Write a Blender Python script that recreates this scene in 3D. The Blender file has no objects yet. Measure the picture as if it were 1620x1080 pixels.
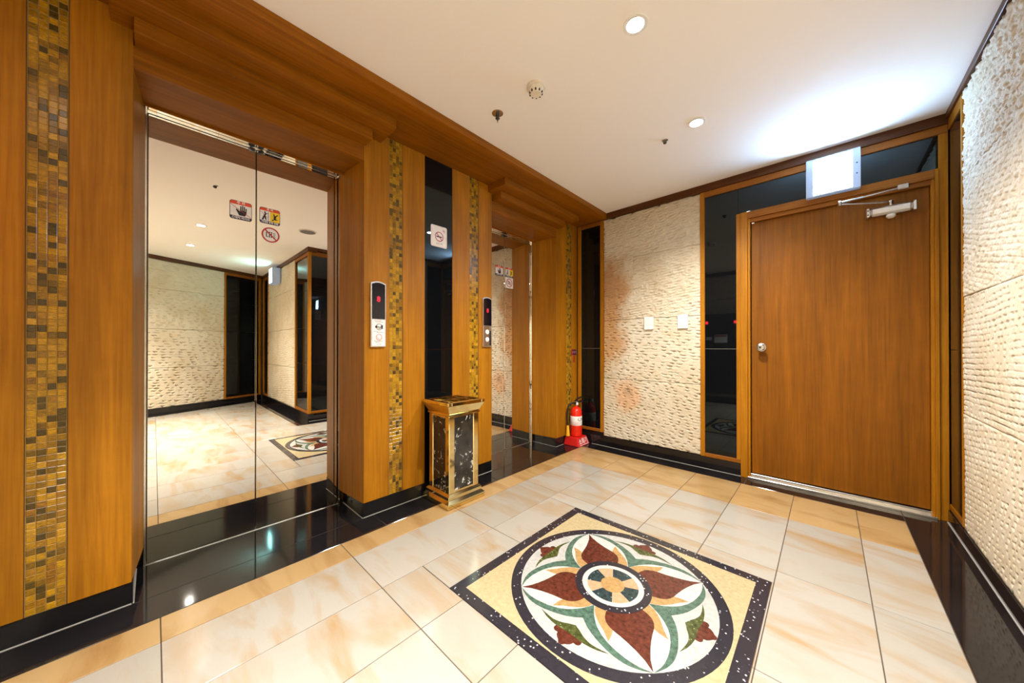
import bpy, bmesh, math, random
import numpy as np
from mathutils import Vector
random.seed(7)
SC = bpy.context.scene
COL = SC.collection
PI = math.pi

# ------------------------------------------------------------------ camera, world, exposure
cam = bpy.data.cameras.new('camera')
cam.sensor_width = 36.0
cam.lens = 532.0 / 1620.0 * 36.0
cam.shift_y = 6.1 / 1620.0
cam.clip_start = 0.02
camo = bpy.data.objects.new('camera', cam)
COL.objects.link(camo)
camo.location = (0, 0, 1.05)
camo.rotation_euler = (math.radians(90.2), 0, math.radians(43.2))
SC.camera = camo
w = bpy.data.worlds.new('world'); SC.world = w; w.use_nodes = True
w.node_tree.nodes['Background'].inputs[0].default_value = (1.0, .86, .70, 1)
w.node_tree.nodes['Background'].inputs[1].default_value = 0.0
vs = SC.view_settings
vs.view_transform = 'Standard'; vs.look = 'None'; vs.gamma = 1; vs.use_curve_mapping = False
vs.exposure = 2.32
SC.cycles.max_bounces = 10; SC.cycles.diffuse_bounces = 6; SC.cycles.glossy_bounces = 6
SC.cycles.sample_clamp_indirect = 6.0
SC.cycles.blur_glossy = 1.0
LAMP = 46.0                 # watts per downlight
WARM = (1.0, .955, .875)
COOL = (.62, .82, 1.0)

# ------------------------------------------------------------------ node helpers
def lin(r, g=None, b=None):
    if g is None: r, g, b = r
    f = lambda c: (c/255/12.92) if c/255 <= .04045 else ((c/255+.055)/1.055)**2.4
    return (f(r), f(g), f(b), 1)

class NT:
    def __init__(s, name):
        s.m = bpy.data.materials.new(name); s.m.use_nodes = True
        s.t = s.m.node_tree; s.b = s.t.nodes['Principled BSDF']
    def n(s, ty, **k):
        x = s.t.nodes.new(ty)
        for a, v in k.items():
            if a.startswith('i_'):
                key = a[2:]
                x.inputs[int(key) if key.isdigit() else key].default_value = v
            else: setattr(x, a, v)
        return x
    def l(s, a, b): s.t.links.new(a, b)
    def ramp(s, fac, stops, interp='LINEAR'):
        r = s.t.nodes.new('ShaderNodeValToRGB'); r.color_ramp.interpolation = interp
        e = r.color_ramp.elements
        while len(e) < len(stops): e.new(.5)
        for i, (p, c) in enumerate(stops): e[i].position = p; e[i].color = c
        s.l(fac, r.inputs[0]); return r.outputs[0]
    def mapping(s, vec, scale=(1, 1, 1), loc=None, rot=None):
        m = s.n('ShaderNodeMapping'); m.inputs['Scale'].default_value = scale
        if rot: m.inputs['Rotation'].default_value = rot
        s.l(vec, m.inputs[0])
        if loc is not None: s.l(loc, m.inputs['Location'])
        return m.outputs[0]
    def noise(s, vec, scale=1, detail=4, rough=.5, dist=0):
        x = s.n('ShaderNodeTexNoise'); x.inputs['Scale'].default_value = scale
        x.inputs['Detail'].default_value = detail; x.inputs['Roughness'].default_value = rough
        x.inputs['Distortion'].default_value = dist
        s.l(vec, x.inputs['Vector']); return x.outputs[0]
    def mix(s, fac, a, b, mode='MIX'):
        x = s.t.nodes.new('ShaderNodeMix'); x.data_type = 'RGBA'; x.blend_type = mode
        for sock, v in ((x.inputs[0], fac), (x.inputs[6], a), (x.inputs[7], b)):
            if hasattr(v, 'links') or hasattr(v, 'is_linked'): s.l(v, sock)
            else: sock.default_value = v
        return x.outputs[2]
    def bump(s, h, strength=.2, dist=.002):
        x = s.n('ShaderNodeBump'); x.inputs['Strength'].default_value = strength
        x.inputs['Distance'].default_value = dist
        s.l(h, x.inputs['Height']); s.l(x.outputs[0], s.b.inputs['Normal'])
    def set(s, **k):
        for a, v in k.items():
            sock = s.b.inputs[a.replace('_', ' ')]
            if hasattr(v, 'is_linked'): s.l(v, sock)
            else: sock.default_value = v
        return s.m

def plain(name, col, rough=.5, metal=0, **k):
    t = NT(name)
    tc = t.n('ShaderNodeTexCoord').outputs['Object']
    nz = t.noise(tc, 30, 3)
    c = t.ramp(nz, [(.3, tuple(x*.93 for x in col[:3])+(1,)), (.7, tuple(min(1, x*1.05) for x in col[:3])+(1,))])
    return t.set(Base_Color=c, Roughness=rough, Metallic=metal, **k)

def emit(name, col, strength):
    t = NT(name)
    return t.set(Base_Color=(0, 0, 0, 1), Emission_Color=col, Emission_Strength=strength, Roughness=.4)

def wood(name, axis, dark, mid, light, rough=.46):
    t = NT(name)
    tc = t.n('ShaderNodeTexCoord').outputs['Object']
    sc = {'x': (1.2, 38, 38), 'y': (38, 1.2, 38), 'z': (38, 38, 1.2)}[axis]
    fine = t.noise(t.mapping(tc, sc), 2.2, 6, .6, .3)
    sb = {'x': (.5, 7, 7), 'y': (7, .5, 7), 'z': (7, 7, .5)}[axis]
    band = t.noise(t.mapping(tc, sb), 1.4, 3, .5, .2)
    blot = t.noise(tc, 9, 4, .6)
    a = t.ramp(fine, [(.25, dark), (.52, mid), (.78, light)])
    b = t.ramp(band, [(.3, (.72, .70, .66, 1)), (.7, (1.08, 1.06, 1.04, 1))])
    c = t.mix(1.0, a, b, 'MULTIPLY')
    d = t.ramp(blot, [(.3, (.86, .85, .84, 1)), (.7, (1, 1, 1, 1))])
    c = t.mix(.7, c, d, 'MULTIPLY')
    t.bump(fine, .05, .001)
    return t.set(Base_Color=c, Roughness=rough, Specular_IOR_Level=.2)

W_D, W_M, W_L = lin(148, 93, 10), lin(172, 112, 15), lin(188, 127, 24)
M = {}
M['wood'] = wood('wood_upright_grain', 'z', W_D, W_M, W_L)
M['wood_y'] = wood('wood_grain_along_wall', 'y', lin(124, 71, 3), lin(146, 87, 5), lin(160, 99, 8))
M['wood_x'] = wood('wood_grain_across', 'x', lin(128, 74, 16), lin(146, 88, 22), lin(158, 98, 30))
M['wood_door'] = wood('door_veneer', 'z', lin(114, 66, 3), lin(134, 80, 6), lin(147, 91, 10), .48)
M['wood_trim'] = wood('dark_trim_wood', 'x', lin(70, 38, 12), lin(86, 48, 16), lin(98, 56, 22), .4)
M['wood_trim_y'] = wood('dark_trim_wood_along', 'y', lin(70, 38, 12), lin(86, 48, 16), lin(98, 56, 22), .4)

def granite():
    t = NT('black_granite')
    tc = t.n('ShaderNodeTexCoord').outputs['Object']
    v = t.n('ShaderNodeTexVoronoi'); v.inputs['Scale'].default_value = 170; t.l(tc, v.inputs['Vector'])
    big = t.noise(tc, 3, 3)
    base = t.ramp(big, [(.3, (.0055, .005, .006, 1)), (.7, (.012, .011, .012, 1))])
    c = t.mix(t.ramp(v.outputs['Distance'], [(.02, (1, 1, 1, 1)), (.10, (0, 0, 0, 1))]), base, (.07, .065, .07, 1))
    return t.set(Base_Color=c, Roughness=.07)
M['granite'] = granite()

def speckled(name, base, fleck, amount=.2, scale=150, rough=.2, var=.13):
    t = NT(name)
    tc = t.n('ShaderNodeTexCoord').outputs['Object']
    v = t.n('ShaderNodeTexVoronoi'); v.inputs['Scale'].default_value = scale; t.l(tc, v.inputs['Vector'])
    wn = t.n('ShaderNodeTexWhiteNoise'); t.l(v.outputs['Position'], wn.inputs['Vector'])
    sel = t.ramp(wn.outputs['Value'], [(1-amount-.02, (0, 0, 0, 1)), (1-amount, (1, 1, 1, 1))])
    near = t.ramp(v.outputs['Distance'], [(.25, (1, 1, 1, 1)), (.45, (0, 0, 0, 1))])
    fac = t.mix(1.0, sel, near, 'MULTIPLY')
    nz = t.noise(tc, 60, 4)
    b = t.ramp(nz, [(.3, tuple(x*(1-var) for x in base[:3])+(1,)), (.7, tuple(x*(1+var) for x in base[:3])+(1,))])
    return t.set(Base_Color=t.mix(fac, b, fleck), Roughness=rough)
M['spk_black'] = speckled('speckled_black_terrazzo', lin(38, 36, 42), lin(196, 192, 192), .075, 120)
M['red_stone'] = speckled('red_granite', lin(78, 38, 28), lin(45, 22, 18), .14, 300, var=0.42)
M['teal_stone'] = speckled('teal_green_marble', lin(67, 90, 78), lin(34, 56, 49), .12, 170, var=0.4)
M['olive_stone'] = speckled('olive_green_marble', lin(61, 67, 34), lin(137, 141, 96), .10, 160, var=0.5)
M['slate_stone'] = speckled('dark_blue_green_marble', lin(38, 52, 54), lin(120, 140, 140), .05, 120, var=0.5)
M['cream_stone'] = speckled('cream_limestone', lin(161, 146, 112), lin(150, 133, 97), .2, 160)
M['tan_stone'] = speckled('tan_marble', lin(150, 120, 78), lin(139, 107, 65), .2, 160, var=0.18)
M['peach_stone'] = speckled('peach_marble', lin(178, 134, 104), lin(168, 122, 92), .2, 160)
M['white_inlay'] = speckled('bright_white_marble', lin(169, 169, 164), lin(163, 162, 157), .2, 60)
M['grey_inlay'] = speckled('greyish_white_marble', lin(157, 156, 152), lin(148, 147, 143), .3, 14)

def marble(name, base, vein, stain, amount, yscale=1.0):
    t = NT(name)
    tc = t.n('ShaderNodeTexCoord').outputs['Object']
    oi = t.n('ShaderNodeObjectInfo')
    cx = t.n('ShaderNodeCombineXYZ')
    for i, f in enumerate((37.0, 91.0, 53.0)):
        mm = t.n('ShaderNodeMath', operation='MULTIPLY'); mm.inputs[1].default_value = f
        t.l(oi.outputs['Random'], mm.inputs[0]); t.l(mm.outputs[0], cx.inputs[i])
    vec = t.mapping(tc, (1.3, 5.2*yscale, 1), cx.outputs[0], (0, 0, math.radians(24)))
    vec2 = t.mapping(tc, (1, 1, 1), cx.outputs[0])
    str_ = t.noise(vec, 1.3, 5, .55, .8)
    blot = t.noise(vec2, 2.4, 4, .55, .4)
    c = t.mix(t.ramp(str_, [(.47, (0, 0, 0, 1)), (.76, (amount,)*3+(1,))]), base, vein)
    c = t.mix(t.ramp(blot, [(.55, (0, 0, 0, 1)), (.82, (amount*.7,)*3+(1,))]), c, stain)
    hair = t.ramp(t.noise(vec, 3.1, 8, .7, 1.6), [(.495, (0, 0, 0, 1)), (.5, (.14, .14, .14, 1)), (.505, (0, 0, 0, 1))])
    c = t.mix(hair, c, lin(120, 84, 56))
    # each tile a little lighter or darker
    tone = t.ramp(oi.outputs['Random'], [(0, (.86, .85, .82, 1)), (1, (1, 1, 1, 1))])
    c = t.mix(1.0, c, tone, 'MULTIPLY')
    return t.set(Base_Color=c, Roughness=.16, Specular_IOR_Level=.4)
M['marble'] = marble('cream_marble', lin(157, 152, 143), lin(152, 122, 82), lin(150, 128, 96), 1.0)
M['marble_tan'] = marble('tan_marble_border', lin(168, 138, 94), lin(136, 98, 54), lin(176, 154, 116), 1.0)
M['grout'] = plain('dark_grout', lin(70, 56, 44), .9)
M['caulk'] = plain('grey_caulk', lin(150, 146, 140), .7)
M['ceiling'] = NT('white_ceiling_paint').set(Base_Color=(.90, .86, .82, 1), Roughness=.9)
M['plaster'] = plain('grey_backing', lin(120, 110, 100), .9)

def stone():
    t = NT('split_limestone')
    g = t.n('ShaderNodeNewGeometry'); p = g.outputs['Position']
    a = t.noise(p, 2.2, 5, .6, .6); f = t.noise(p, 140, 3, .6)
    c = t.ramp(a, [(.32, lin(198, 183, 156)), (.5, lin(207, 195, 173)), (.72, lin(215, 207, 190))])
    d = t.ramp(t.noise(p, 5.5, 4, .6, .5), [(.60, (0, 0, 0, 1)), (.80, (.5, .5, .5, 1))])
    c = t.mix(d, c, lin(200, 164, 116))
    # the rusty slab corner on the back wall: a stain of its own, ragged at its rim
    def dist(loc, scl):
        m = t.n('ShaderNodeVectorMath', operation='LENGTH')
        v = t.n('ShaderNodeVectorMath', operation='SUBTRACT'); v.inputs[1].default_value = loc
        w_ = t.n('ShaderNodeVectorMath', operation='MULTIPLY'); w_.inputs[1].default_value = scl
        t.l(p, v.inputs[0]); t.l(v.outputs[0], w_.inputs[0]); t.l(w_.outputs[0], m.inputs[0])
        ad = t.n('ShaderNodeMath', operation='MULTIPLY_ADD'); ad.inputs[1].default_value = 1.1
        t.l(t.noise(p, 7, 5, .6, .4), ad.inputs[0]); t.l(m.outputs['Value'], ad.inputs[2])
        hf = t.n('ShaderNodeMath', operation='MULTIPLY'); hf.inputs[1].default_value = .5
        t.l(ad.outputs[0], hf.inputs[0]); return hf.outputs[0]
    for loc, scl, col, amt in (((-1.66, 3.27, 1.62), (3.6, 3, 2.3), lin(178, 130, 80), .85), ((-1.72, 3.27, 1.12), (3.4, 3, 2.4), lin(186, 140, 88), .85),
                               ((-1.48, 3.27, .56), (5.5, 4, 4.5), lin(214, 160, 110), .6), ((-1.47, 3.27, .60), (18, 9, 14), lin(120, 104, 80), .4)):
        c = t.mix(t.ramp(dist(loc, scl), [(.50, (amt,)*3+(1,)), (.76, (0, 0, 0, 1))]), c, col)
    c = t.mix(.35, c, t.ramp(f, [(.3, (.78, .76, .72, 1)), (.7, (1, 1, 1, 1))]), 'MULTIPLY')
    t.bump(f, .3, .002)
    return t.set(Base_Color=c, Roughness=.82, Specular_IOR_Level=.25)
M['stone'] = stone()

def tiger(name, island):
    t = NT(name)
    tc = t.n('ShaderNodeTexCoord').outputs['Object']
    rnd = (t.n('ShaderNodeNewGeometry').outputs['Random Per Island'] if island
           else t.n('ShaderNodeObjectInfo').outputs['Random'])
    g = t.n('ShaderNodeNewGeometry')
    cx = t.n('ShaderNodeCombineXYZ')
    for i, f in enumerate((17.0, 41.0, 29.0)):
        mm = t.n('ShaderNodeMath', operation='MULTIPLY'); mm.inputs[1].default_value = f
        t.l(rnd, mm.inputs[0]); t.l(mm.outputs[0], cx.inputs[i])
    st = t.noise(t.mapping(g.outputs['Position'], (60, 60, 260), cx.outputs[0]), 1.0, 4, .6, 1.2)
    c = t.ramp(rnd, [(0, lin(74, 58, 16)), (.12, lin(88, 68, 18)), (.28, lin(138, 100, 16)), (.5, lin(164, 120, 14)),
                     (.72, lin(180, 134, 16)), (.88, lin(134, 90, 20)), (1, lin(194, 148, 34))])
    s = t.ramp(st, [(.28, (.34, .32, .26, 1)), (.5, (.92, .92, .90, 1)), (.72, (1.6, 1.5, 1.2, 1))])
    c = t.mix(.85, c, s, 'MULTIPLY')
    return t.set(Base_Color=c, Roughness=.22, Specular_IOR_Level=.3)
M['tiger'] = tiger('tiger_eye_glass', False)
M['tiger_i'] = tiger('tiger_eye_glass_joined', True)
M['mgrout'] = plain('pale_mosaic_grout', lin(140, 108, 52), .8)
M['glass'] = plain('black_glass', (.0035, .004, .005, 1), .02, 0, Specular_IOR_Level=.5, Specular_Tint=(.82, .96, 1.0, 1))
M['glass_edge'] = plain('pale_glass_joint', lin(120, 118, 108), .4)
M['mirror'] = NT('mirror_steel').set(Base_Color=(.86, .83, .78, 1), Metallic=1.0, Roughness=.004)
M['steel'] = plain('brushed_steel', (.62, .60, .57, 1), .22, 1)
M['alu'] = plain('satin_aluminium', (.74, .73, .72, 1), .3, 1)
M['dark_steel'] = plain('dark_hairline_steel', (.10, .095, .09, 1), .25, 1)
M['brass'] = plain('polished_brass', (.88, .71, .34, 1), .09, 1)
M['black'] = plain('black_plastic', (.012, .012, .013, 1), .35)
M['black_gloss'] = plain('black_display_glass', (.006, .005, .008, 1), .06)
M['white_plastic'] = plain('white_plastic', lin(232, 230, 226), .4)
M['cream_plastic'] = plain('cream_plastic', lin(224, 214, 196), .5)
M['box_plastic'] = NT('translucent_lit_plastic').set(Base_Color=lin(160, 168, 186), Roughness=.4, Emission_Color=(.30, .58, 1.0, 1), Emission_Strength=.035)
M['paper'] = plain('white_sticker', lin(236, 234, 232), .5)
M['print_black'] = plain('black_print', lin(26, 20, 26), .5)
M['print_navy'] = plain('navy_print', lin(44, 38, 66), .5)
M['print_orange'] = plain('orange_red_print', lin(222, 74, 34), .5)
M['print_red'] = plain('red_print', lin(178, 34, 44), .5)
M['print_yellow'] = plain('yellow_print', lin(244, 206, 30), .5)
M['print_grey'] = plain('grey_print', lin(120, 116, 116), .5)
M['print_pink'] = plain('pink_print', lin(236, 150, 156), .5)
M['red_paint'] = plain('red_paint', lin(226, 40, 20), .22)
M['red_plastic'] = plain('red_plastic', lin(196, 26, 24), .3)
M['crimson'] = plain('crimson_sticker', lin(150, 16, 36), .5)
M['yellow_plastic'] = plain('yellow_plastic', lin(240, 180, 40), .4)
M['lens'] = emit('lit_lamp_lens', WARM+(1,), 30)
M['lightbox'] = emit('lit_panel', (.40, .66, 1.0, 1), 22)
M['led_red'] = emit('red_digit', (1.0, .008, .05, 1), .2)
M['led_lamp'] = emit('red_pilot_lamp', (1.0, .02, .03, 1), 6)
M['exit_green'] = emit('lit_green_panel', (.35, .95, .95, 1), 7)
def veined():
    t = NT('black_marble_white_veins')
    tc = t.n('ShaderNodeTexCoord').outputs['Object']
    base = t.ramp(t.noise(tc, 8, 4), [(.3, (.008, .007, .006, 1)), (.7, (.045, .039, .034, 1))])
    c = base
    for sc_, ro, mk in (((13, 13, 8), (.5, .9, .3), 18), ((9, 9, 15), (1.2, .2, .8), 15)):
        n_ = t.noise(t.mapping(tc, sc_, None, ro), 1.0, 2, .5, 1.0)
        line = t.ramp(n_, [(.478, (0, 0, 0, 1)), (.5, (1, 1, 1, 1)), (.522, (0, 0, 0, 1))])
        msk = t.ramp(t.noise(t.mapping(tc, (1, 1, 1), None, ro), mk, 2), [(.55, (0, 0, 0, 1)), (.64, (1, 1, 1, 1))])
        c = t.mix(t.mix(1.0, line, msk, 'MULTIPLY'), c, (.80, .77, .72, 1))
    return t.set(Base_Color=c, Roughness=.10)
M['veined'] = veined()

# ------------------------------------------------------------------ mesh helpers
def world_loc(o):
    v = Vector((0, 0, 0))
    while o is not None: v += o.location; o = o.parent
    return v

class MB:
    def __init__(s): s.V = []; s.F = []; s.S = []
    def add(s, vs_, fs, smooth=False):
        n = len(s.V); s.V += [tuple(v) for v in vs_]
        s.F += [[n+i for i in f] for f in fs]; s.S += [smooth]*len(fs)
        return s
    def box(s, x0, x1, y0, y1, z0, z1, b=.001):
        b = min(b, abs(x1-x0)*.3, abs(y1-y0)*.3, abs(z1-z0)*.3)
        lo, hi = (x0, y0, z0), (x1, y1, z1)
        if b <= 0:
            v = [(hi[0] if i & 1 else lo[0], hi[1] if i & 2 else lo[1], hi[2] if i & 4 else lo[2]) for i in range(8)]
            return s.add(v, [(0, 2, 3, 1), (4, 5, 7, 6), (0, 1, 5, 4), (2, 6, 7, 3), (0, 4, 6, 2), (1, 3, 7, 5)])
        v = []; ix = {}
        for c in range(8):
            for a in range(3):
                p = []
                for k in range(3):
                    h = (c >> k) & 1
                    p.append((hi[k] if h else lo[k]) if k == a else ((hi[k]-b) if h else (lo[k]+b)))
                ix[c, a] = len(v); v.append(p)
        f = []
        for a in range(3):
            o1, o2 = [(1, 2), (2, 0), (0, 1)][a]
            for h in (0, 1):
                q = [(h << a) | (i << o1) | (j << o2) for i, j in ((0, 0), (1, 0), (1, 1), (0, 1))]
                if not h: q.reverse()
                f.append([ix[c, a] for c in q])
            for i in (0, 1):
                for j in (0, 1):       # the edge along axis a
                    c0 = (i << o1) | (j << o2); c1 = c0 | (1 << a)
                    q = [ix[c0, o1], ix[c1, o1], ix[c1, o2], ix[c0, o2]]
                    if i ^ j: q.reverse()
                    f.append(q[::-1])
        for c in range(8):
            q = [ix[c, 0], ix[c, 1], ix[c, 2]]
            if bin(c).count('1') % 2 == 0: q.reverse()
            f.append(q)
        return s.add(v, f)
    def prism(s, poly, axis, a, b):
        P = {'x': lambda u, v, w_: (w_, u, v), 'y': lambda u, v, w_: (u, w_, v), 'z': lambda u, v, w_: (u, v, w_)}[axis]
        n = len(poly)
        v = [P(u, q, a) for u, q in poly]+[P(u, q, b) for u, q in poly]
        f = [list(range(n))[::-1], list(range(n, 2*n))]+[[i, (i+1) % n, n+(i+1) % n, n+i] for i in range(n)]
        return s.add(v, f)
    def lathe(s, prof, c=(0, 0, 0), axis='z', n=24):
        P = {'x': lambda r, h, t: (c[0]+h, c[1]+r*math.cos(t), c[2]+r*math.sin(t)),
             'y': lambda r, h, t: (c[0]+r*math.cos(t), c[1]+h, c[2]+r*math.sin(t)),
             'z': lambda r, h, t: (c[0]+r*math.cos(t), c[1]+r*math.sin(t), c[2]+h)}[axis]
        v = []; f = []
        for r, h in prof:
            v += [P(max(r, 1e-5), h, 2*PI*i/n) for i in range(n)]
        for k in range(len(prof)-1):
            for i in range(n):
                j = (i+1) % n
                f.append([k*n+i, k*n+j, (k+1)*n+j, (k+1)*n+i])
        f.append(list(range(n))); f.append(list(range((len(prof)-1)*n, len(prof)*n)))
        return s.add(v, f, True)
    def tube(s, pts, r, n=10):
        pts = [Vector(p) for p in pts]; v = []; f = []
        up = None
        for i, p in enumerate(pts):
            d = (pts[min(i+1, len(pts)-1)]-pts[max(i-1, 0)]).normalized()
            if up is None: up = d.orthogonal().normalized()
            up = (up-d*up.dot(d)).normalized(); sd = d.cross(up)
            for k in range(n):
                t = 2*PI*k/n
                v.append(tuple(p+up*(r*math.cos(t))+sd*(r*math.sin(t))))
        for i in range(len(pts)-1):
            for k in range(n):
                j = (k+1) % n
                f.append([i*n+k, i*n+j, (i+1)*n+j, (i+1)*n+k])
        f.append(list(range(n))); f.append(list(range((len(pts)-1)*n, len(pts)*n)))
        return s.add(v, f, True)
    def mesh(s, name, mat, off=Vector((0, 0, 0)), recalc=True):
        me = bpy.data.meshes.new(name)
        me.from_pydata([(x-off.x, y-off.y, z-off.z) for x, y, z in s.V], [], s.F)
        me.polygons.foreach_set('use_smooth', s.S)
        if recalc:
            bm = bmesh.new(); bm.from_mesh(me)
            bmesh.ops.recalc_face_normals(bm, faces=bm.faces[:]); bm.to_mesh(me); bm.free()
        if any(s.S): me.set_sharp_from_angle(angle=math.radians(38))
        me.materials.append(mat); me.update()
        return me
    def build(s, name, mat, parent=None, loc=None):
        """loc: world position of the new object's own origin"""
        if isinstance(mat, str): mat = M[mat]
        o = bpy.data.objects.new(name, None)
        L = Vector(loc) if loc is not None else (world_loc(parent) if parent else Vector((0, 0, 0)))
        me = s.mesh(name, mat, L)
        bpy.data.objects.remove(o)
        o = bpy.data.objects.new(name, me); COL.objects.link(o)
        if parent is not None:
            o.parent = parent; o.location = L-world_loc(parent)
        else: o.location = L
        return o

def tag(o, label, cat, group=None):
    o['label'] = label; o['category'] = cat
    if group: o['group'] = group
    return o
def thing(name, loc, label, cat, group=None):
    o = bpy.data.objects.new(name, None); COL.objects.link(o); o.location = loc
    o.empty_display_size = .05
    return tag(o, label, cat, group)
def struct(name, loc=(0, 0, 0)):
    o = bpy.data.objects.new(name, None); COL.objects.link(o); o.location = loc
    o['kind'] = 'structure'; o.empty_display_size = .05
    return o
def sbuild(mb, name, mat):
    o = mb.build(name, mat); o['kind'] = 'structure'; return o
def B(*a, **k): return MB().box(*a, **k)

def text_mb(body, size, place, thick=.0004, bold=0.0, align='CENTER'):
    """flat lettering; place(u, v, w) maps text plane coordinates (w: out of the surface) to the world"""
    cu = bpy.data.curves.new('lettering', 'FONT'); cu.body = body; cu.size = size
    cu.align_x = align; cu.align_y = 'CENTER'; cu.offset = bold; cu.resolution_u = 3
    ob = bpy.data.objects.new('lettering', cu); COL.objects.link(ob)
    bpy.context.view_layer.update()
    me = bpy.data.meshes.new_from_object(ob.evaluated_get(bpy.context.evaluated_depsgraph_get()))
    mb = MB()
    mb.add([place(v.co.x, v.co.y, thick) for v in me.vertices], [list(p.vertices) for p in me.polygons])
    bpy.data.objects.remove(ob); bpy.data.curves.remove(cu); bpy.data.meshes.remove(me)
    return mb
def rrect(u0, u1, v0, v1, r, n=5):
    P = []
    for cx, cy, a0 in ((u1-r, v1-r, 0), (u0+r, v1-r, 90), (u0+r, v0+r, 180), (u1-r, v0+r, 270)):
        for i in range(n+1):
            a = math.radians(a0+90*i/n); P.append((cx+r*math.cos(a), cy+r*math.sin(a)))
    return P
def circ(cx, cy, r, n=28): return [(cx+r*math.cos(2*PI*i/n), cy+r*math.sin(2*PI*i/n)) for i in range(n)]
def ring_mb(mb, axis, cx, cy, ro, ri, a, b, n=36):
    """a flat ring as n short prisms joined in one mesh"""
    P = {'x': lambda u, v, w_: (w_, u, v), 'y': lambda u, v, w_: (u, w_, v), 'z': lambda u, v, w_: (u, v, w_)}[axis]
    v = []; f = []
    for i in range(n):
        t = 2*PI*i/n; c, s_ = math.cos(t), math.sin(t)
        v += [P(cx+ri*c, cy+ri*s_, a), P(cx+ro*c, cy+ro*s_, a), P(cx+ri*c, cy+ri*s_, b), P(cx+ro*c, cy+ro*s_, b)]
    for i in range(n):
        p, q = 4*i, 4*((i+1) % n)
        f += [[p, p+1, q+1, q], [p+2, q+2, q+3, p+3], [p+1, p+3, q+3, q+1], [p, q, q+2, p+2]]
    mb.add(v, f); return mb

# ------------------------------------------------------------------ the key dimensions (metres; camera stands at x=0, y=0)
H = 2.45                 # ceiling
XP, XE = -2.07, -2.39    # pillar face, lift door face
YB = 3.27                # back wall face
XR = 0.53                # right wall face
YN = -0.80               # wall behind the camera
RC = (0.56, 1.49)        # outer corner of the right wall
FC = (3.42, 1.46)        # far inner corner
FE = (2.33, -0.80)       # far end of the slanting wall

# ------------------------------------------------------------------ floor
floor = sbuild(B(-2.60, 4.0, -1.2, 3.5, -.10, -.003, b=0), 'floor', 'grout')
def tile_mesh(wx, wy, name, mat, t=.02):
    return MB().box(-wx/2, wx/2, -wy/2, wy/2, -t, 0, b=.0012).mesh(name, M[mat])
_tm = {}
def floor_piece(name, x0, x1, y0, y1, mat, gap=.0015, dz=0.0):
    wx, wy = round(x1-x0-2*gap, 4), round(y1-y0-2*gap, 4)
    k = (wx, wy, mat)
    if k not in _tm: _tm[k] = tile_mesh(wx, wy, name, mat)
    o = bpy.data.objects.new(name, _tm[k]); COL.objects.link(o)
    o.parent = floor; o.location = ((x0+x1)/2, (y0+y1)/2, dz)
    return o
def poly_piece(name, poly, mat):
    return MB().prism(poly, 'z', -.02, 0).build(name, mat, floor)
SX0, SX1, RX = -1.89, -1.73, .338
XS = [SX1, -1.417, -1.107, -.80, -.488, -.177, .130, RX]
YS = [-.642, .02, .683, 1.345, 2.0, 2.648]
YT = 3.09
MX0, MX1, MY0, MY1 = -1.202, -.186, .884, 1.888
for j in range(len(YS)-1):
    ya, yb = YS[j], YS[j+1]
    floor_piece('floor_tile', SX0, SX1, ya, yb, 'marble_tan')
    for i in range(len(XS)-1):
        xa, xb = XS[i], XS[i+1]
        if xb <= MX0+.005 or xa >= MX1-.011 or yb <= MY0 or ya >= MY1:
            floor_piece('floor_tile', xa, xb, ya, yb, 'marble')
        else:            # tiles cut around the inlaid medallion
            g = .0011
            if yb > MY1 and ya < MY1: floor_piece('floor_tile', xa, xb, MY1+g, yb, 'marble')
            if ya < MY0 and yb > MY0: floor_piece('floor_tile', xa, xb, ya, MY0-g, 'marble')
            if xa < MX0 < xb and yb > MY0 and ya < MY1: floor_piece('floor_tile', xa, MX0-g, max(ya, MY0), min(yb, MY1), 'marble')
            if xa < MX1 < xb and yb > MY0 and ya < MY1: floor_piece('floor_tile', MX1+g, xb, max(ya, MY0), min(yb, MY1), 'marble')
floor_piece('floor_tile', SX0, SX1, YS[-1], YT-.16, 'marble_tan')
floor_piece('floor_tile', SX0, SX1, YT-.16, YT, 'marble_tan')
for i in range(len(XS)-1): floor_piece('floor_tile', XS[i], XS[i+1], YS[-1], YT, 'marble_tan')
# tiles of the open lobby to the right (seen in the mirror doors)
xs = [RX, .6, .93, 1.25, 1.57, 1.89, 2.21, 2.53, 2.85, 3.17, 3.42]
def far_x(y): return FE[0]+(FC[0]-FE[0])*(y-FE[1])/(FC[1]-FE[1])
for j in range(4):
    ya, yb = YS[j], min(YS[j+1], 1.30)
    if ya >= 1.30: continue
    for i in range(len(xs)-1):
        xa, xb = xs[i], xs[i+1]
        lim0, lim1 = far_x(ya)-.16, far_x(yb)-.16
        if xb <= lim0: floor_piece('floor_tile', xa, xb, ya, yb, 'marble')
        elif xa < lim1:
            g = .001
            p = [(xa+g, ya+g)]
            p += [(min(xb, max(lim0, xa+.002))-g, ya+g)]
            if lim1 > xb: p += [(xb-g, ya+g+(yb-ya)*max(0, (xb-lim0)/(lim1-lim0))), (xb-g, yb-g)]
            else: p += [(lim1-g, yb-g)]
            p += [(xa+g, yb-g)]
            poly_piece('floor_tile', p, 'marble')
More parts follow.
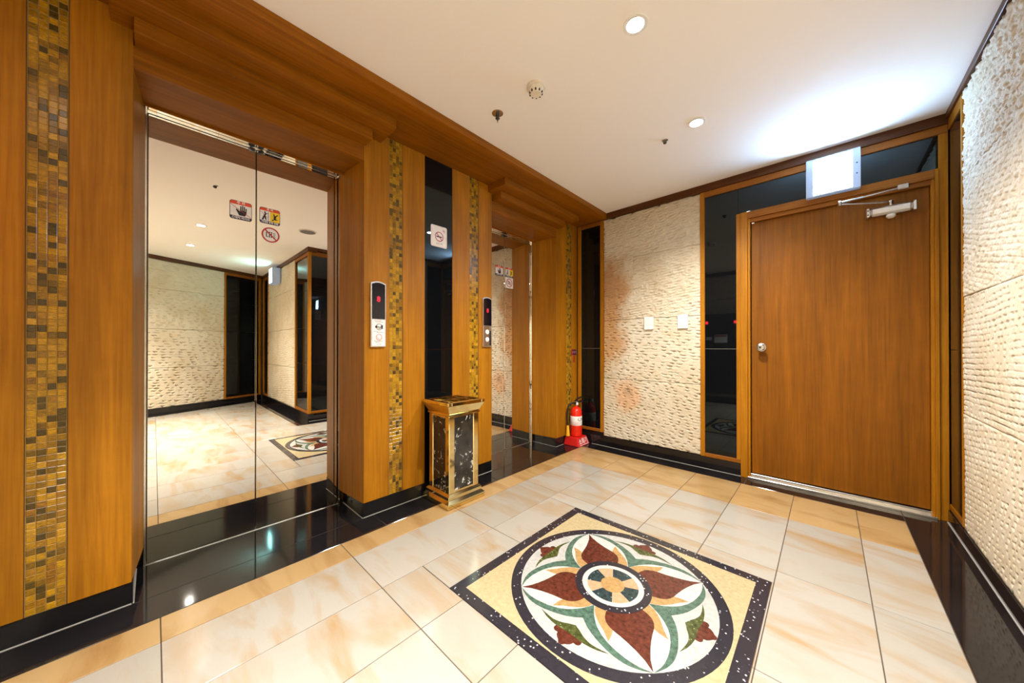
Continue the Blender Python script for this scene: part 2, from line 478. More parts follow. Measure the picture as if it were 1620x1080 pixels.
# black granite margins
for a, b in ((-.80, .94), (.94, 1.86), (1.86, 3.0), (3.0, 3.27)): floor_piece('granite_slab', XP, SX0, a, b, 'granite')
for a, b in ((-.06, .88), (1.955, 2.885)): floor_piece('granite_slab', XE-.03, XP, a, b, 'granite')
for a, b in ((SX0, -.47), (-.47, RX)): floor_piece('granite_slab', a, b, YT, YB-.02, 'granite')
floor_piece('granite_slab', RX, XR+.02, 1.31, YB-.02, 'granite')
floor_piece('granite_slab', XR+.02, 3.34, 1.31, 1.49, 'granite')
dxy = Vector((FC[0]-FE[0], FC[1]-FE[1])).normalized()
poly_piece('granite_slab', [(far_x(YN)-.158, YN), (far_x(YN)+.1, YN), (far_x(1.30)+.1, 1.30), (far_x(1.30)-.158, 1.30)], 'granite')
floor_piece('granite_slab', SX0, far_x(YN)-.2, YN, YS[0], 'granite')

# ------------------------------------------------------------------ ceiling
ceil = sbuild(B(-2.60, 4.0, -1.2, 3.5, H, H+.1, b=0), 'ceiling', 'ceiling')

# ------------------------------------------------------------------ split-face stone, real relief
def hash2(a, b, s):
    x = np.sin(a*127.1+b*311.7+s*74.7)*43758.5453
    return x-np.floor(x)
def vnoise(u, v, s):
    iu, iv = np.floor(u), np.floor(v); fu, fv = u-iu, v-iv
    fu = fu*fu*(3-2*fu); fv = fv*fv*(3-2*fv)
    a, b, c, d = hash2(iu, iv, s), hash2(iu+1, iv, s), hash2(iu, iv+1, s), hash2(iu+1, iv+1, s)
    return (a*(1-fu)+b*fu)*(1-fv)+(c*(1-fu)+d*fu)*fv
def relief(u, v, seed, pitch=.030, cell=.075, amp=.018, tilt=.10, ledge=.003, rough=.003, wide=.8):
    """rows of triangular chisel hollows, deepest right under each ledge, on a rough split face"""
    vv = v+tilt*u+.030*(vnoise(u*2.2, v*2.2, seed)-.5)+.007*(vnoise(u*11, v*11, seed+3)-.5)
    r = np.floor(vv/pitch); s = 1-(vv/pitch-r)
    k_ = u/cell+hash2(r, r*0+3, seed)*7+.5*(vnoise(u*6, r*1.7, seed+5)-.5)
    k = np.floor(k_); t = k_-k
    rnd = hash2(r, k, seed+9); wd = wide*(.45+.55*hash2(k, r, seed+2))
    c = .5+(1-wd)*(hash2(k, r, seed+4)-.5)
    L = (.34+.36*rnd)*(1-np.abs(t-c)*2/wd)
    pit = np.where(L > .01, np.clip(1-s/np.maximum(L, .01), 0, 1), 0)**.33
    h = -amp*np.where(rnd > .14, .30+.6*rnd, .06)*pit
    h -= ledge*np.clip(1-s/.16, 0, 1)*np.clip(3*vnoise(u*3, v*6, seed+6)-.9, 0, 1)
    h += rough*(vnoise(u*38, v*55, seed+7)-.5)+rough*.7*(vnoise(u*90, v*120, seed+8)-.5)
    h += .008*(vnoise(u*3, v*3, seed+11)-.5)
    return h
def stone_panel(parent, o, ud, nd, width, z0, z1, step, seed, thick=.05, **k):
    """o: plan position of the lower left corner, ud: plan direction along the wall, nd: outward plan normal"""
    nu, nv = max(4, int(width/step)), max(4, int((z1-z0)/step))
    U, V = np.meshgrid(np.linspace(0, width, nu), np.linspace(0, z1-z0, nv))
    h = relief(U, V, seed, **k)
    edge = np.zeros_like(h, bool); edge[0, :] = edge[-1, :] = True; edge[:, 0] = edge[:, -1] = True
    h[edge] = -thick
    g = .0015
    Us = g+U*(width-2*g)/width; Vs = g+V*(z1-z0-2*g)/(z1-z0)
    # the skirt folds straight back from the second ring
    Us[:, 0] = Us[:, 1] = g; Us[:, -1] = Us[:, -2] = width-g
    Vs[0, :] = Vs[1, :] = g; Vs[-1, :] = Vs[-2, :] = z1-z0-g
    X = o[0]+ud[0]*Us+nd[0]*h; Y = o[1]+ud[1]*Us+nd[1]*h; Z = z0+Vs
    n = nu*nv
    me = bpy.data.meshes.new('stone_panel')
    me.vertices.add(n)
    me.vertices.foreach_set('co', np.stack([X, Y, Z], -1).astype(np.float32).ravel())
    ii, jj = np.meshgrid(np.arange(nu-1), np.arange(nv-1)); a = (jj*nu+ii).ravel()
    q = np.stack([a, a+1, a+nu+1, a+nu], -1)
    if ud[0]*nd[1]-ud[1]*nd[0] > 0: q = q[:, ::-1]
    nf = len(q)
    me.loops.add(nf*4); me.polygons.add(nf)
    me.loops.foreach_set('vertex_index', q.astype(np.int32).ravel())
    me.polygons.foreach_set('loop_start', np.arange(0, nf*4, 4, dtype=np.int32))
    me.polygons.foreach_set('loop_total', np.full(nf, 4, dtype=np.int32))
    me.materials.append(M['stone']); me.update(); me.validate()
    ob = bpy.data.objects.new('stone_panel', me); COL.objects.link(ob); ob.parent = parent
    return ob

# ------------------------------------------------------------------ left wall with the two lifts
wl = sbuild(B(-2.62, -2.46, YN-.1, 3.40, 0, H, b=0), 'wall_left', 'plaster')
def pillar_core(y0, y1):
    MB().box(-2.455, XP-.012, y0, y1, .0, 2.40, b=0).build('pillar_core', 'wood', wl)
def panel(y0, y1, z0=.09, z1=2.40):
    MB().box(XP-.013, XP, y0, y1, z0, z1, b=.0015).build('wood_panel', 'wood', wl)
def plinth(y0, y1, x=XP-.006):
    MB().box(x-.02, x, y0, y1, .0, .0885, b=.001).build('granite_plinth', 'granite', wl)
pillar_core(YN, -.064); pillar_core(.884, 1.952); pillar_core(2.888, YB+.08)
panel(YN, -.3135); panel(-.2195, -.06)
panel(.88, 1.0425); panel(1.138, 1.306); panel(1.547, 1.7125); panel(1.8065, 1.955)
panel(2.884, 3.066); panel(3.168, YB+.02)
plinth(YN, -.060); plinth(.880, 1.955); plinth(2.884, YB+.02)
for x0, y in ((XP-.012, -.060), (XP-.012, .880), (XP-.012, 1.955), (XP-.012, 2.884)):
    s = 1 if y in (-.060, 1.955) else -1
    MB().box(XE, XP-.008, min(y-s*.012, y+s*.004), max(y-s*.012, y+s*.004), 0, .0885, b=.001).build('granite_plinth', 'granite', wl)
for y, s_ in ((-.060, 1), (.880, -1), (1.955, 1), (2.884, -1)):
    MB().box(XE+.006, XP-.004, min(y+s_*.003, y+s_*.008), max(y+s_*.003, y+s_*.008), -.002, .0022, b=.0006).build('sealant_line', 'caulk', wl)
# thin pale sealant line along the plinth foot
for a, b in ((YN, -.06), (.88, 1.955), (2.884, 3.02)):
    MB().box(XP-.008, XP-.002, a, b, -.002, .0025, b=.0008).build('sealant_line', 'caulk', wl)

def mosaic(y0, y1, singles):
    bed = MB().box(XP-.013, XP-.0040, y0, y1, .09, 2.40, b=0).build('mosaic_strip', 'mgrout', wl)
    for q in (y0, y1): pass
    cw = (y1-y0-.003)/4; ch = .0236
    rows = 98; ch = (2.40-.09-.003)/rows
    tw, th = cw-.0014, ch-.0002
    def tile_mb(m, yc, zc, jit=0):
        d = .0046+jit; e = .0018
        x0, x1 = XP-.0075, XP-.0075+d
        a, b = tw/2, th/2
        v = [(x0, yc-a, zc-b), (x0, yc+a, zc-b), (x0, yc+a, zc+b), (x0, yc-a, zc+b),
             (x1-.0012, yc-a, zc-b), (x1-.0012, yc+a, zc-b), (x1-.0012, yc+a, zc+b), (x1-.0012, yc-a, zc+b),
             (x1, yc-a+e, zc-b+e), (x1, yc+a-e, zc-b+e), (x1, yc+a-e, zc+b-e), (x1, yc-a+e, zc+b-e)]
        f = [(8, 9, 10, 11), (4, 5, 9, 8), (5, 6, 10, 9), (6, 7, 11, 10), (7, 4, 8, 11),
             (0, 1, 5, 4), (1, 2, 6, 5), (2, 3, 7, 6), (3, 0, 4, 7)]
        m.add(v, f)
    cells = [(c, r) for r in range(rows) for c in range(4)]
    rest = MB(); me = None
    for n, (c, r) in enumerate(cells):
        yc = y0+.0015+cw*(c+.5); zc = .09+.0015+ch*(r+.5)
        if singles and n < 296:
            if me is None:
                m = MB(); tile_mb(m, 0, 0); me = m.mesh('mosaic_tile', M['tiger'], Vector((XP, 0, 0)), recalc=False)
            o = bpy.data.objects.new('mosaic_tile', me); COL.objects.link(o); o.parent = bed
            o.location = (XP+random.uniform(-.0006, .0006), yc, zc)
        else: tile_mb(rest, yc, zc, random.uniform(-.0006, .0006))
    if singles:
        o = rest.build('mosaic_tile_field', 'tiger_i', bed)
    else:
        o = rest.build('mosaic_tile_field', 'tiger_i', bed)
    o['kind'] = 'stuff'
    for q in (y0-.0005, y1+.0005):
        MB().box(XP-.012, XP-.004, q-.0006, q+.0006, .09, 2.40, b=0).build('edge_strip', 'print_black', bed)
mosaic(-.312, -.221, True)
mosaic(1.044, 1.1365, False); mosaic(1.714, 1.805, False); mosaic(3.0675, 3.1665, False)
# black glass in the middle pillar
for z0, z1 in ((.09, 1.029), (1.031, 2.40)):
    MB().box(XP-.012, XP-.004, 1.307, 1.546, z0, z1, b=.0008).build('black_glass_panel', 'glass', wl)

# beam and stepped canopies
trim1 = struct('trim_1', (0, 0, 0))
MB().box(-2.46, -1.69, YN, 3.36, 2.40, H, b=.0015).build('beam', 'wood_y', trim1)
def canopy(y0, y1, yo0, yo1):
    MB().box(-2.46, XP+.20, y0, y1, 2.344, 2.4005, b=.0012).build('canopy_step', 'wood_y', trim1)
    MB().box(-2.46, XP+.092, y0+.064, y1-.094, 2.284, 2.3445, b=.0012).build('canopy_step', 'wood_y', trim1)
    MB().box(-2.46, XP-.001, yo0, yo1, 2.196, 2.2845, b=.0012).build('lintel', 'wood_y', trim1)
canopy(-.121, .985, -.063, .883)
canopy(1.91, 3.0, 1.952, 2.888)

def jamb(y, s, name='jamb_panel'):
    """wood lining of the lift recess; s=+1: opening lies towards +y"""
    y2 = y+s*.030
    MB().prism([(XE+.0, y2), (XP-.012, y+s*.002), (XP-.012, y-s*.01), (XE, y-s*.01)], 'z', .0885, 2.20).build(name, 'wood', wl)
jamb(-.062, 1); jamb(.882, -1); jamb(1.953, 1); jamb(2.887, -1)

# ------------------------------------------------------------------ lift doors
def lift(n, y0, y1, ys):
    d = struct('door_%d' % n)
    gap = .0022
    top = 2.1775
    for a, b in ((y0+.012, ys-gap), (ys+gap, y1-.035)):
        MB().box(XE-.035, XE, a, b, .004, top-.002, b=.0015).build('door_leaf', 'mirror', d)
    MB().box(XE-.05, XE-.036, ys-.03, ys+.03, .004, top, b=0).build('door_gap_seal', 'black', d)
    MB().box(XE-.035, XE+.002, y0+.005, y1-.005, top+.0015, 2.197, b=.0015).build('header_strip', 'mirror', d)
    MB().box(XE-.035, XE+.004, y0, y0+.0095, .0, 2.19, b=.0015).build('frame_post', 'steel', d)
    MB().box(XE-.035, XE+.002, y1-.032, y1-.016, .0, 2.1775, b=.0015).build('frame_post', 'mirror', d)
    MB().box(XE-.035, XE+.012, y1-.013, y1, .0, 2.186, b=.002).build('frame_post', 'mirror', d)
    MB().box(XE-.04, XE+.004, y0, y1-.002, -.004, .0028, b=.001).build('sill', 'alu', d)
    MB().box(XE+.002, XE+.045, y0+.002, y1-.002, 2.186, 2.197, b=.001).build('head_plate', 'mirror', d)
    MB().box(XE+.045, XE+.052, y0-.004, y1+.004, 2.184, 2.197, b=.001).build('edge_bead', 'wood_y', d)
    for s in (-1, 1):       # black rubber bumpers above the meeting edges
        MB().prism([(ys+s*.008, 2.160), (ys+s*.026, 2.165), (ys+s*.036, 2.172), (ys+s*.028, 2.182), (ys+s*.008, 2.178)], 'x', XE, XE+.012).build('bumper', 'black', d)
    return d
lift(1, -.033, .853, .400)
lift(2, 1.982, 2.858, 2.430)

# ------------------------------------------------------------------ back wall
wb = sbuild(B(-2.46, .70, 3.37, 3.47, 0, H, b=0), 'wall_back', 'plaster')
SL, SR = -1.735, -.812
for k, (z0, z1, kw) in enumerate(((.105, .715, dict(pitch=.027, cell=.075, amp=.020, tilt=.12, wide=.72)),
                                  (.715, 1.322, dict(pitch=.028, cell=.085, amp=.020, tilt=.06, wide=.72)),
                                  (1.322, 1.945, dict(pitch=.024, cell=.11, amp=.013, tilt=-.10, ledge=.006, rough=.007, wide=1.0)),
                                  (1.945, 2.388, dict(pitch=.025, cell=.10, amp=.016, tilt=-.10, ledge=.008, rough=.008, wide=1.0)))):
    stone_panel(wb, (SL, YB), (1, 0), (0, -1), SR-SL, z0, z1, .0040, 11+k, thick=.10, **kw)
def frame_bar(p, x0, x1, z0, z1, mat='wood', y=YB-.008, d=.03, parent=None):
    return MB().box(x0, x1, y, y+d, z0, z1, b=.0015).build(p, mat, parent or wb)
# corner glass
GL = [(-2.008, -1.772, .168, 1.0285), (-2.008, -1.772, 1.0315, 2.352)]
for x0, x1, z0, z1 in GL: MB().box(x0-.004, x1+.004, YB+.004, YB+.012, z0, z1, b=.0006).build('black_glass_panel', 'glass', wb)
MB().box(-2.01, -1.77, YB+.0032, YB+.010, 1.0287, 1.0313, b=0).build('glass_joint', 'glass_edge', wb)
MB().box(-2.07, -1.735, YB+.012, YB+.10, .10, 2.40, b=0).build('backing_board', 'black', wb)
frame_bar('wood_frame', -2.05, -2.008, .14, 2.39); frame_bar('wood_frame', -1.772, -1.737, .14, 2.39)
frame_bar('wood_frame', -2.008, -1.772, .14, .170, 'wood_x'); frame_bar('wood_frame', -2.008, -1.772, 2.350, 2.39, 'wood_x')
# glass beside the door and above it
MB().box(-.812, .60, YB+.05, YB+.10, .10, 2.40, b=0).build('backing_board', 'black', wb)
for z0, z1 in ((.132, 1.0285), (1.0315, 2.340)):
    MB().box(-.780, -.5365, YB+.004, YB+.012, z0, z1, b=.0006).build('black_glass_panel', 'glass', wb)
MB().box(-.778, -.537, YB+.0032, YB+.010, 1.0287, 1.0313, b=0).build('glass_joint', 'glass_edge', wb)
for x0, x1 in ((-.5345, -.02), (-.018, .497)):
    MB().box(x0, x1, YB+.004, YB+.012, 2.132, 2.340, b=.0006).build('black_glass_panel', 'glass', wb)
frame_bar('wood_frame', -.8105, -.776, .102, 2.388); frame_bar('wood_frame', -.776, -.515, .102, .133, 'wood_x')
frame_bar('wood_frame', -.545, -.515, .133, 2.130)
frame_bar('wood_frame', -.776, .53, 2.338, 2.388, 'wood_x'); frame_bar('wood_frame', .493, .53, 0.0, 2.338)
# plinth and sealant along the back wall
for a, b in ((-2.07, -1.735), (-1.735, -.515)):
    MB().box(a, b, YB-.012, YB+.08, 0, .1, b=.0012).build('granite_plinth', 'granite', wb)
MB().box(-1.87, -.515, YB-.017, YB-.011, -.002, .0025, b=.0008).build('sealant_line', 'caulk', wb)
t2 = sbuild(MB().box(-1.69, XR+.03, YB-.020, 3.37, 2.388, H, b=.0015), 'trim_2', 'wood_trim')

# ------------------------------------------------------------------ wooden door
d3 = struct('door_3')
def bar(n, x0, x1, y0, y1, z0, z1, m): return MB().box(x0, x1, y0, y1, z0, z1, b=.0016).build(n, m, d3)
bar('door_casing', -.515, -.468, YB-.018, YB+.06, 0, 2.130, 'wood')
bar('door_casing', -.468, -.452, YB-.004, YB+.06, .0, 2.09, 'wood')
bar('door_casing', .478, .494, YB-.018, YB+.06, 0, 2.130, 'wood')
bar('door_casing', .464, .478, YB-.004, YB+.06, 0, 2.09, 'wood')
bar('door_casing', -.468, .478, YB-.018, YB+.06, 2.075, 2.130, 'wood_x')
bar('door_casing', -.452, .464, YB-.004, YB+.06, 2.045, 2.075, 'wood_x')
bar('threshold', -.470, .484, YB-.022, YB+.012, .0, .014, 'steel')
bar('threshold_step', -.452, .470, YB+.010, YB+.05, .0, .034, 'steel')
leaf = bar('door_leaf', -.446, .462, YB+.024, YB+.06, .040, 2.043, 'wood_door')
LY = YB+.024
kn = MB().lathe([(.034, 0), (.034, -.004), (.030, -.008), (.016, -.011), (.0145, -.030), (.020, -.036), (.027, -.046), (.0285, -.056), (.026, -.064), (.017, -.069), (.013, -.069)],
                (-.384, LY, 1.043), 'y', 32).build('door_knob', 'steel', leaf)
MB().lathe([(.008, 0), (.008, -.003), (.005, -.004)], (-.384, LY-.0685, 1.043), 'y', 16).build('keyhole', 'dark_steel', leaf)
MB().box(-.443, -.425, LY-.012, LY, 2.035, 2.043, b=.001).build('door_stop_catch', 'alu', leaf)
# door closer
cz = 1.935
cl = MB().box(.205, .392, LY-.055, LY-.002, cz-.028, cz+.028, b=.0125).build('closer_body', 'alu', d3)
for x0, x1 in ((.190, .2045), (.3925, .407)):
    MB().box(x0, x1, LY-.050, LY-.002, cz-.030, cz+.030, b=.003).build('closer_end_cap', 'alu', cl)
for dz in (-.013, .013): MB().lathe([(.004, 0), (.004, -.002)], (.197, LY-.0495, cz+dz), 'y', 10).build('screw', 'dark_steel', cl)
MB().lathe([(.022, -.030), (.022, -.044), (.012, -.052)], (.30, LY-.028, cz), 'z', 20).build('closer_adjuster', 'white_plastic', cl)
MB().lathe([(.010, .028), (.010, .048), (.014, .050), (.014, .058), (.008, .060)], (.300, LY-.028, cz), 'z', 16).build('closer_spindle', 'steel', cl)
el = (.060, LY-.155, 2.000)
MB().tube([(.30, LY-.028, 1.988), (.18, LY-.09, 1.992), el], .0045, 8).build('closer_arm', 'alu', d3)
MB().tube([(el[0], el[1], 2.010), (.17, YB-.085, 2.030)], .0068, 10).build('closer_arm', 'alu', d3)
MB().tube([(.165, YB-.087, 2.029), (.335, YB-.03, 2.058)], .0042, 8).build('closer_arm_rod', 'alu', d3)
MB().lathe([(.010, -.014), (.011, -.010), (.011, .014), (.008, .017)], (el[0], el[1], 2.003), 'z', 14).build('closer_elbow', 'steel', d3)
MB().box(.325, .375, YB-.040, YB-.018, 2.045, 2.078, b=.004).build('closer_bracket', 'steel', d3)

# ------------------------------------------------------------------ right wall
wr = sbuild(B(.63, .73, RC[1]+.10, 3.37, 0, H, b=0), 'wall_right', 'plaster')
for k, (z0, z1, kw) in enumerate(((.075, .690, dict(pitch=.028, cell=.055, amp=.020, tilt=.14, rough=.0014, wide=.62)),
                                  (.690, 1.315, dict(pitch=.028, cell=.060, amp=.020, tilt=.03, ledge=.010, rough=.0016, wide=.55)),
                                  (1.315, 1.940, dict(pitch=.026, cell=.06, amp=.012, tilt=-.25, ledge=.006, rough=.007, wide=.7)),
                                  (1.940, 2.412, dict(pitch=.026, cell=.06, amp=.010, tilt=-.4, ledge=.004, rough=.011, wide=.8)))):
    stone_panel(wr, (XR, 1.80), (0, 1), (-1, 0), 2.968-1.80, z0, z1, .0042, 31+k, thick=.095, **kw)
for z0, z1 in ((.112, 1.0285), (1.0315, 2.345)):
    MB().box(XR+.003, XR+.011, 2.996, 3.262, z0, z1, b=.0004).build('black_glass_panel', 'glass', wr)
MB().box(XR+.012, XR+.10, 2.972, 3.27, .075, 2.41, b=0).build('backing_board', 'black', wr)
MB().box(XR-.002, XR+.03, 2.972, 2.998, .080, 2.41, b=.0015).build('wood_frame', 'wood', wr)
MB().box(XR-.002, XR+.03, 2.998, 3.252, .080, .112, b=.0015).build('wood_frame', 'wood_y', wr)
MB().box(XR-.002, XR+.03, 2.998, 3.252, 2.345, 2.41, b=.0015).build('wood_frame', 'wood_y', wr)
# column end glass (seen in the mirror doors)
for z0, z1 in ((.132, .80), (.802, 1.32), (1.322, 1.85), (1.852, 2.345)):
    MB().box(XR+.036, XR+.044, RC[1]+.03, 1.775, z0, z1, b=.0006).build('black_glass_panel', 'glass', wr)
MB().box(XR+.044, XR+.10, RC[1]+.02, 1.80, .10, 2.41, b=0).build('backing_board', 'black', wr)
MB().box(XR+.02, XR+.055, RC[1]-.0, RC[1]+.035, .10, 2.40, b=.0015).build('wood_frame', 'wood', wr)
MB().box(XR+.02, XR+.055, 1.770, 1.798, .10, 2.40, b=.0015).build('wood_frame', 'wood', wr)
MB().box(XR+.02, XR+.055, RC[1]+.035, 1.770, .10, .132, b=.0015).build('wood_frame', 'wood_y', wr)
MB().box(XR+.02, XR+.055, RC[1]+.035, 1.770, 2.345, 2.40, b=.0015).build('wood_frame', 'wood_y', wr)
MB().box(XR-.008, XR+.08, RC[1]-.015, YB-.02, 0, .075, b=.0015).build('granite_plinth', 'granite', wr)
MB().box(XR-.013, XR-.007, RC[1], YB-.02, -.002, .0025, b=.0008).build('sealant_line', 'caulk', wr)
t3 = sbuild(MB().box(XR-.012, XR+.10, RC[1]-.02, YB-.02, 2.412, H, b=.0015), 'trim_3', 'wood_trim_y')

# ------------------------------------------------------------------ the lobby behind the camera, seen in the mirror doors
we = sbuild(B(RC[0]+.05, FC[0]+.2, RC[1]+.06, RC[1]+.16, 0, H, b=0), 'wall_return', 'plaster')
for k, (z0, z1) in enumerate(((.10, .715), (.715, 1.322), (1.322, 1.945), (1.945, 2.39))):
    stone_panel(we, (1.22, RC[1]), (1, 0), (0, -1), 1.78, z0, z1, .008, 51+k, thick=.06, pitch=.036, cell=.09, amp=.022, tilt=.08)
for x0, x1 in ((RC[0]+.03, 1.19), (3.03, FC[0]-.02)):
    for z0, z1 in ((.132, .80), (.802, 1.32), (1.322, 1.85), (1.852, 2.345)):
        MB().box(x0, x1, RC[1]+.012, RC[1]+.02, z0, z1, b=.0006).build('black_glass_panel', 'glass', we)
    for a, b in ((x0-.028, x0), (x1, x1+.028)):
        MB().box(a, b, RC[1]-.004, RC[1]+.03, .10, 2.40, b=.0015).build('wood_frame', 'wood', we)
    MB().box(x0, x1, RC[1]-.004, RC[1]+.03, .10, .132, b=.0015).build('wood_frame', 'wood_x', we)
    MB().box(x0, x1, RC[1]-.004, RC[1]+.03, 2.345, 2.40, b=.0015).build('wood_frame', 'wood_x', we)
MB().box(RC[0]-.03, FC[0], RC[1]-.012, RC[1]+.06, 0, .10, b=.0015).build('granite_plinth', 'granite', we)
t4 = sbuild(MB().box(RC[0]-.04, FC[0]+.1, RC[1]-.018, RC[1]+.10, 2.39, H, b=.0015), 'trim_4', 'wood_trim')

fn = Vector((-dxy[1], dxy[0]))           # the slanting wall's normal, towards the lobby
FL = (Vector(FC)-Vector(FE)).length
def fpt(s, d): return (FE[0]+dxy[0]*s+fn[0]*d, FE[1]+dxy[1]*s+fn[1]*d)
def fbox(name, s0, s1, d0, d1, z0, z1, m, parent=None):
    return MB().prism([fpt(s0, d0), fpt(s1, d0), fpt(s1, d1), fpt(s0, d1)], 'z', z0, z1).build(name, m, parent)
wf = fbox('wall_far', -.3, FL+.2, -.16, -.06, 0, H, 'plaster'); wf['kind'] = 'structure'
SE = FL-.66
for k, (z0, z1, kw) in enumerate(((.10, .715, dict(pitch=.040, cell=.11, amp=.028, tilt=.06)),
                                  (.715, 1.322, dict(pitch=.040, cell=.11, amp=.028, tilt=.03)),
                                  (1.322, 1.945, dict(pitch=.034, cell=.10, amp=.020, tilt=-.04, ledge=.006)),
                                  (1.945, 2.39, dict(pitch=.028, cell=.14, amp=.014, tilt=-.02, ledge=.010, wide=1.0)))):
    stone_panel(wf, fpt(0, 0), dxy, fn, SE, z0, z1, .0065, 71+k, thick=.06, **kw)
for z0, z1 in ((.132, .80), (.802, 1.32), (1.322, 1.85), (1.852, 2.345)):
    fbox('black_glass_panel', SE+.03, FL-.045, -.02, -.012, z0, z1, 'glass', wf)
fbox('wood_frame', SE, SE+.03, -.03, .004, .10, 2.40, 'wood', wf); fbox('wood_frame', FL-.045, FL-.01, -.03, .004, .10, 2.40, 'wood', wf)
fbox('wood_frame', SE+.03, FL-.045, -.03, .004, .10, .132, 'wood_x', wf); fbox('wood_frame', SE+.03, FL-.045, -.03, .004, 2.345, 2.40, 'wood_x', wf)
fbox('granite_plinth', 0, FL-.01, -.06, .012, 0, .10, 'granite', wf)
t5 = fbox('trim_5', 0, FL, -.10, .018, 2.39, H, 'wood_trim'); t5['kind'] = 'structure'

wn = sbuild(B(-2.46, FE[0]+.3, YN-.16, YN-.06, 0, H, b=0), 'wall_near', 'plaster')
for c in range(4):
    for k, (z0, z1) in enumerate(((.10, .715), (.715, 1.322), (1.322, 1.945), (1.945, 2.39))):
        x0 = -2.06+c*1.1
        stone_panel(wn, (x0, YN), (1, 0), (0, 1), 1.09, z0, z1, .014, 91+k+4*c, thick=.06, pitch=.045, cell=.10, amp=.02)
MB().box(-2.06, FE[0]+.05, YN-.06, YN+.012, 0, .10, b=.0015).build('granite_plinth', 'granite', wn)
t6 = sbuild(MB().box(-1.69, FE[0]+.05, YN-.10, YN+.018, 2.39, H, b=.0015), 'trim_6', 'wood_trim')

# fire hose cabinet on the wall behind the camera (seen in the black glass beside the door)
hc = thing('hose_cabinet', (-1.38, YN+.005, .17), 'dark fire hose cabinet with red lamps, mirrored in the black glass beside the wooden door', 'cabinet')
MB().box(-1.80, -.96, YN+.013, YN+.10, .17, 1.66, b=.003).build('body', 'dark_steel', hc)
for z0, z1 in ((.19, 1.20), (1.21, 1.64)):
    MB().box(-1.78, -.98, YN+.10, YN+.112, z0, z1, b=.002).build('cabinet_door', 'dark_steel', hc)
for x in (-1.69, -1.22): MB().lathe([(.028, 0), (.028, .012), (.02, .026), (.008, .03)], (x, YN+.112, 1.50), 'y', 18).build('pilot_lamp', 'led_lamp', hc)
MB().box(-1.70, -1.60, YN+.112, YN+.114, 1.17, 1.23, b=0).build('name_plate', 'paper', hc)
pl = MB().box(-1.56, -1.35, YN+.112, YN+.114, 1.12, 1.27, b=0).build('notice', 'paper', hc)
MB().box(-1.55, -1.36, YN+.114, YN+.1143, 1.23, 1.262, b=0).build('notice_heading', 'print_red', pl)
MB().box(-1.05, -1.03, YN+.112, YN+.135, .75, .92, b=.003).build('handle', 'alu', hc)

# ------------------------------------------------------------------ floor medallion
mc = (-.694, 1.386)
med = thing('floor_medallion', (mc[0], mc[1], 0), 'square marble inlay with a red four petal flower in a black ring set into floor', 'floor inlay')
Z0, Z1 = -.02, .0004
def inlay(name, poly, mat, layer, parent=med):
    return MB().prism([(mc[0]+a, mc[1]+b) for a, b in poly], 'z', -.004, Z1+layer*.00028).build(name, mat, parent)
hx0, hx1, hy0, hy1 = MX0-mc[0], MX1-mc[0], MY0-mc[1], MY1-mc[1]
bw = .050
for p in ([(hx0, hy0), (hx1, hy0), (hx1-bw, hy0+bw), (hx0+bw, hy0+bw)], [(hx1, hy0), (hx1, hy1), (hx1-bw, hy1-bw), (hx1-bw, hy0+bw)],
          [(hx1, hy1), (hx0, hy1), (hx0+bw, hy1-bw), (hx1-bw, hy1-bw)], [(hx0, hy1), (hx0, hy0), (hx0+bw, hy0+bw), (hx0+bw, hy1-bw)]):
    inlay('border_strip', p, 'spk_black', 0)
def arc(r, a0, a1, n=14): return [(r*math.cos(math.radians(a0+(a1-a0)*i/n)), r*math.sin(math.radians(a0+(a1-a0)*i/n))) for i in range(n+1)]
RO, RI = .446, .402
ix0, ix1, iy0, iy1 = hx0+bw, hx1-bw, hy0+bw, hy1-bw
for q in range(4):
    cxn, cyn = [(ix1, iy1), (ix0, iy1), (ix0, iy0), (ix1, iy0)][q]
    a0 = 90*q
    pa = {0: (ix1, 0), 1: (0, iy1), 2: (ix0, 0), 3: (0, iy0)}
    inlay('corner_field', [pa[q], (cxn, cyn), pa[(q+1) % 4]]+arc(RO-.003, a0+90, a0), 'cream_stone', 0)
ring_mb(MB(), 'z', mc[0], mc[1], RO, RI, -.004, Z1+.0003, 72).build('outer_ring', 'spk_black', med)
inlay('white_field', circ(0, 0, RI+.002, 72), 'grey_inlay', 0)
def rot(P, ang):
    c, s = math.cos(ang), math.sin(ang); return [(a*c-b*s, a*s+b*c) for a, b in P]
def smooth(P, it=2):
    for _ in range(it):
        Q = [P[0]]
        for a, b in zip(P, P[1:]):
            Q += [(a[0]*.75+b[0]*.25, a[1]*.75+b[1]*.25), (a[0]*.25+b[0]*.75, a[1]*.25+b[1]*.75)]
        P = Q+[P[-1]]
    return P
def sym(half): return half+[(a, -b) for a, b in reversed(half) if abs(b) > 1e-6]
petal = sym(smooth([(.142, .072), (.172, .088), (.197, .092), (.228, .083), (.265, .056), (.312, .029), (.357, .010)])+[(.400, 0)])
tanl = smooth([(.115, .108), (.150, .123), (.196, .121), (.240, .112)])+[(.281, .109)]+smooth([(.256, .088), (.236, .078), (.200, .060)])+[(.130, .05)]
halo = sym(smooth([(.14, .118), (.19, .135), (.26, .135), (.33, .095), (.37, .045)])+[(.402, 0)])
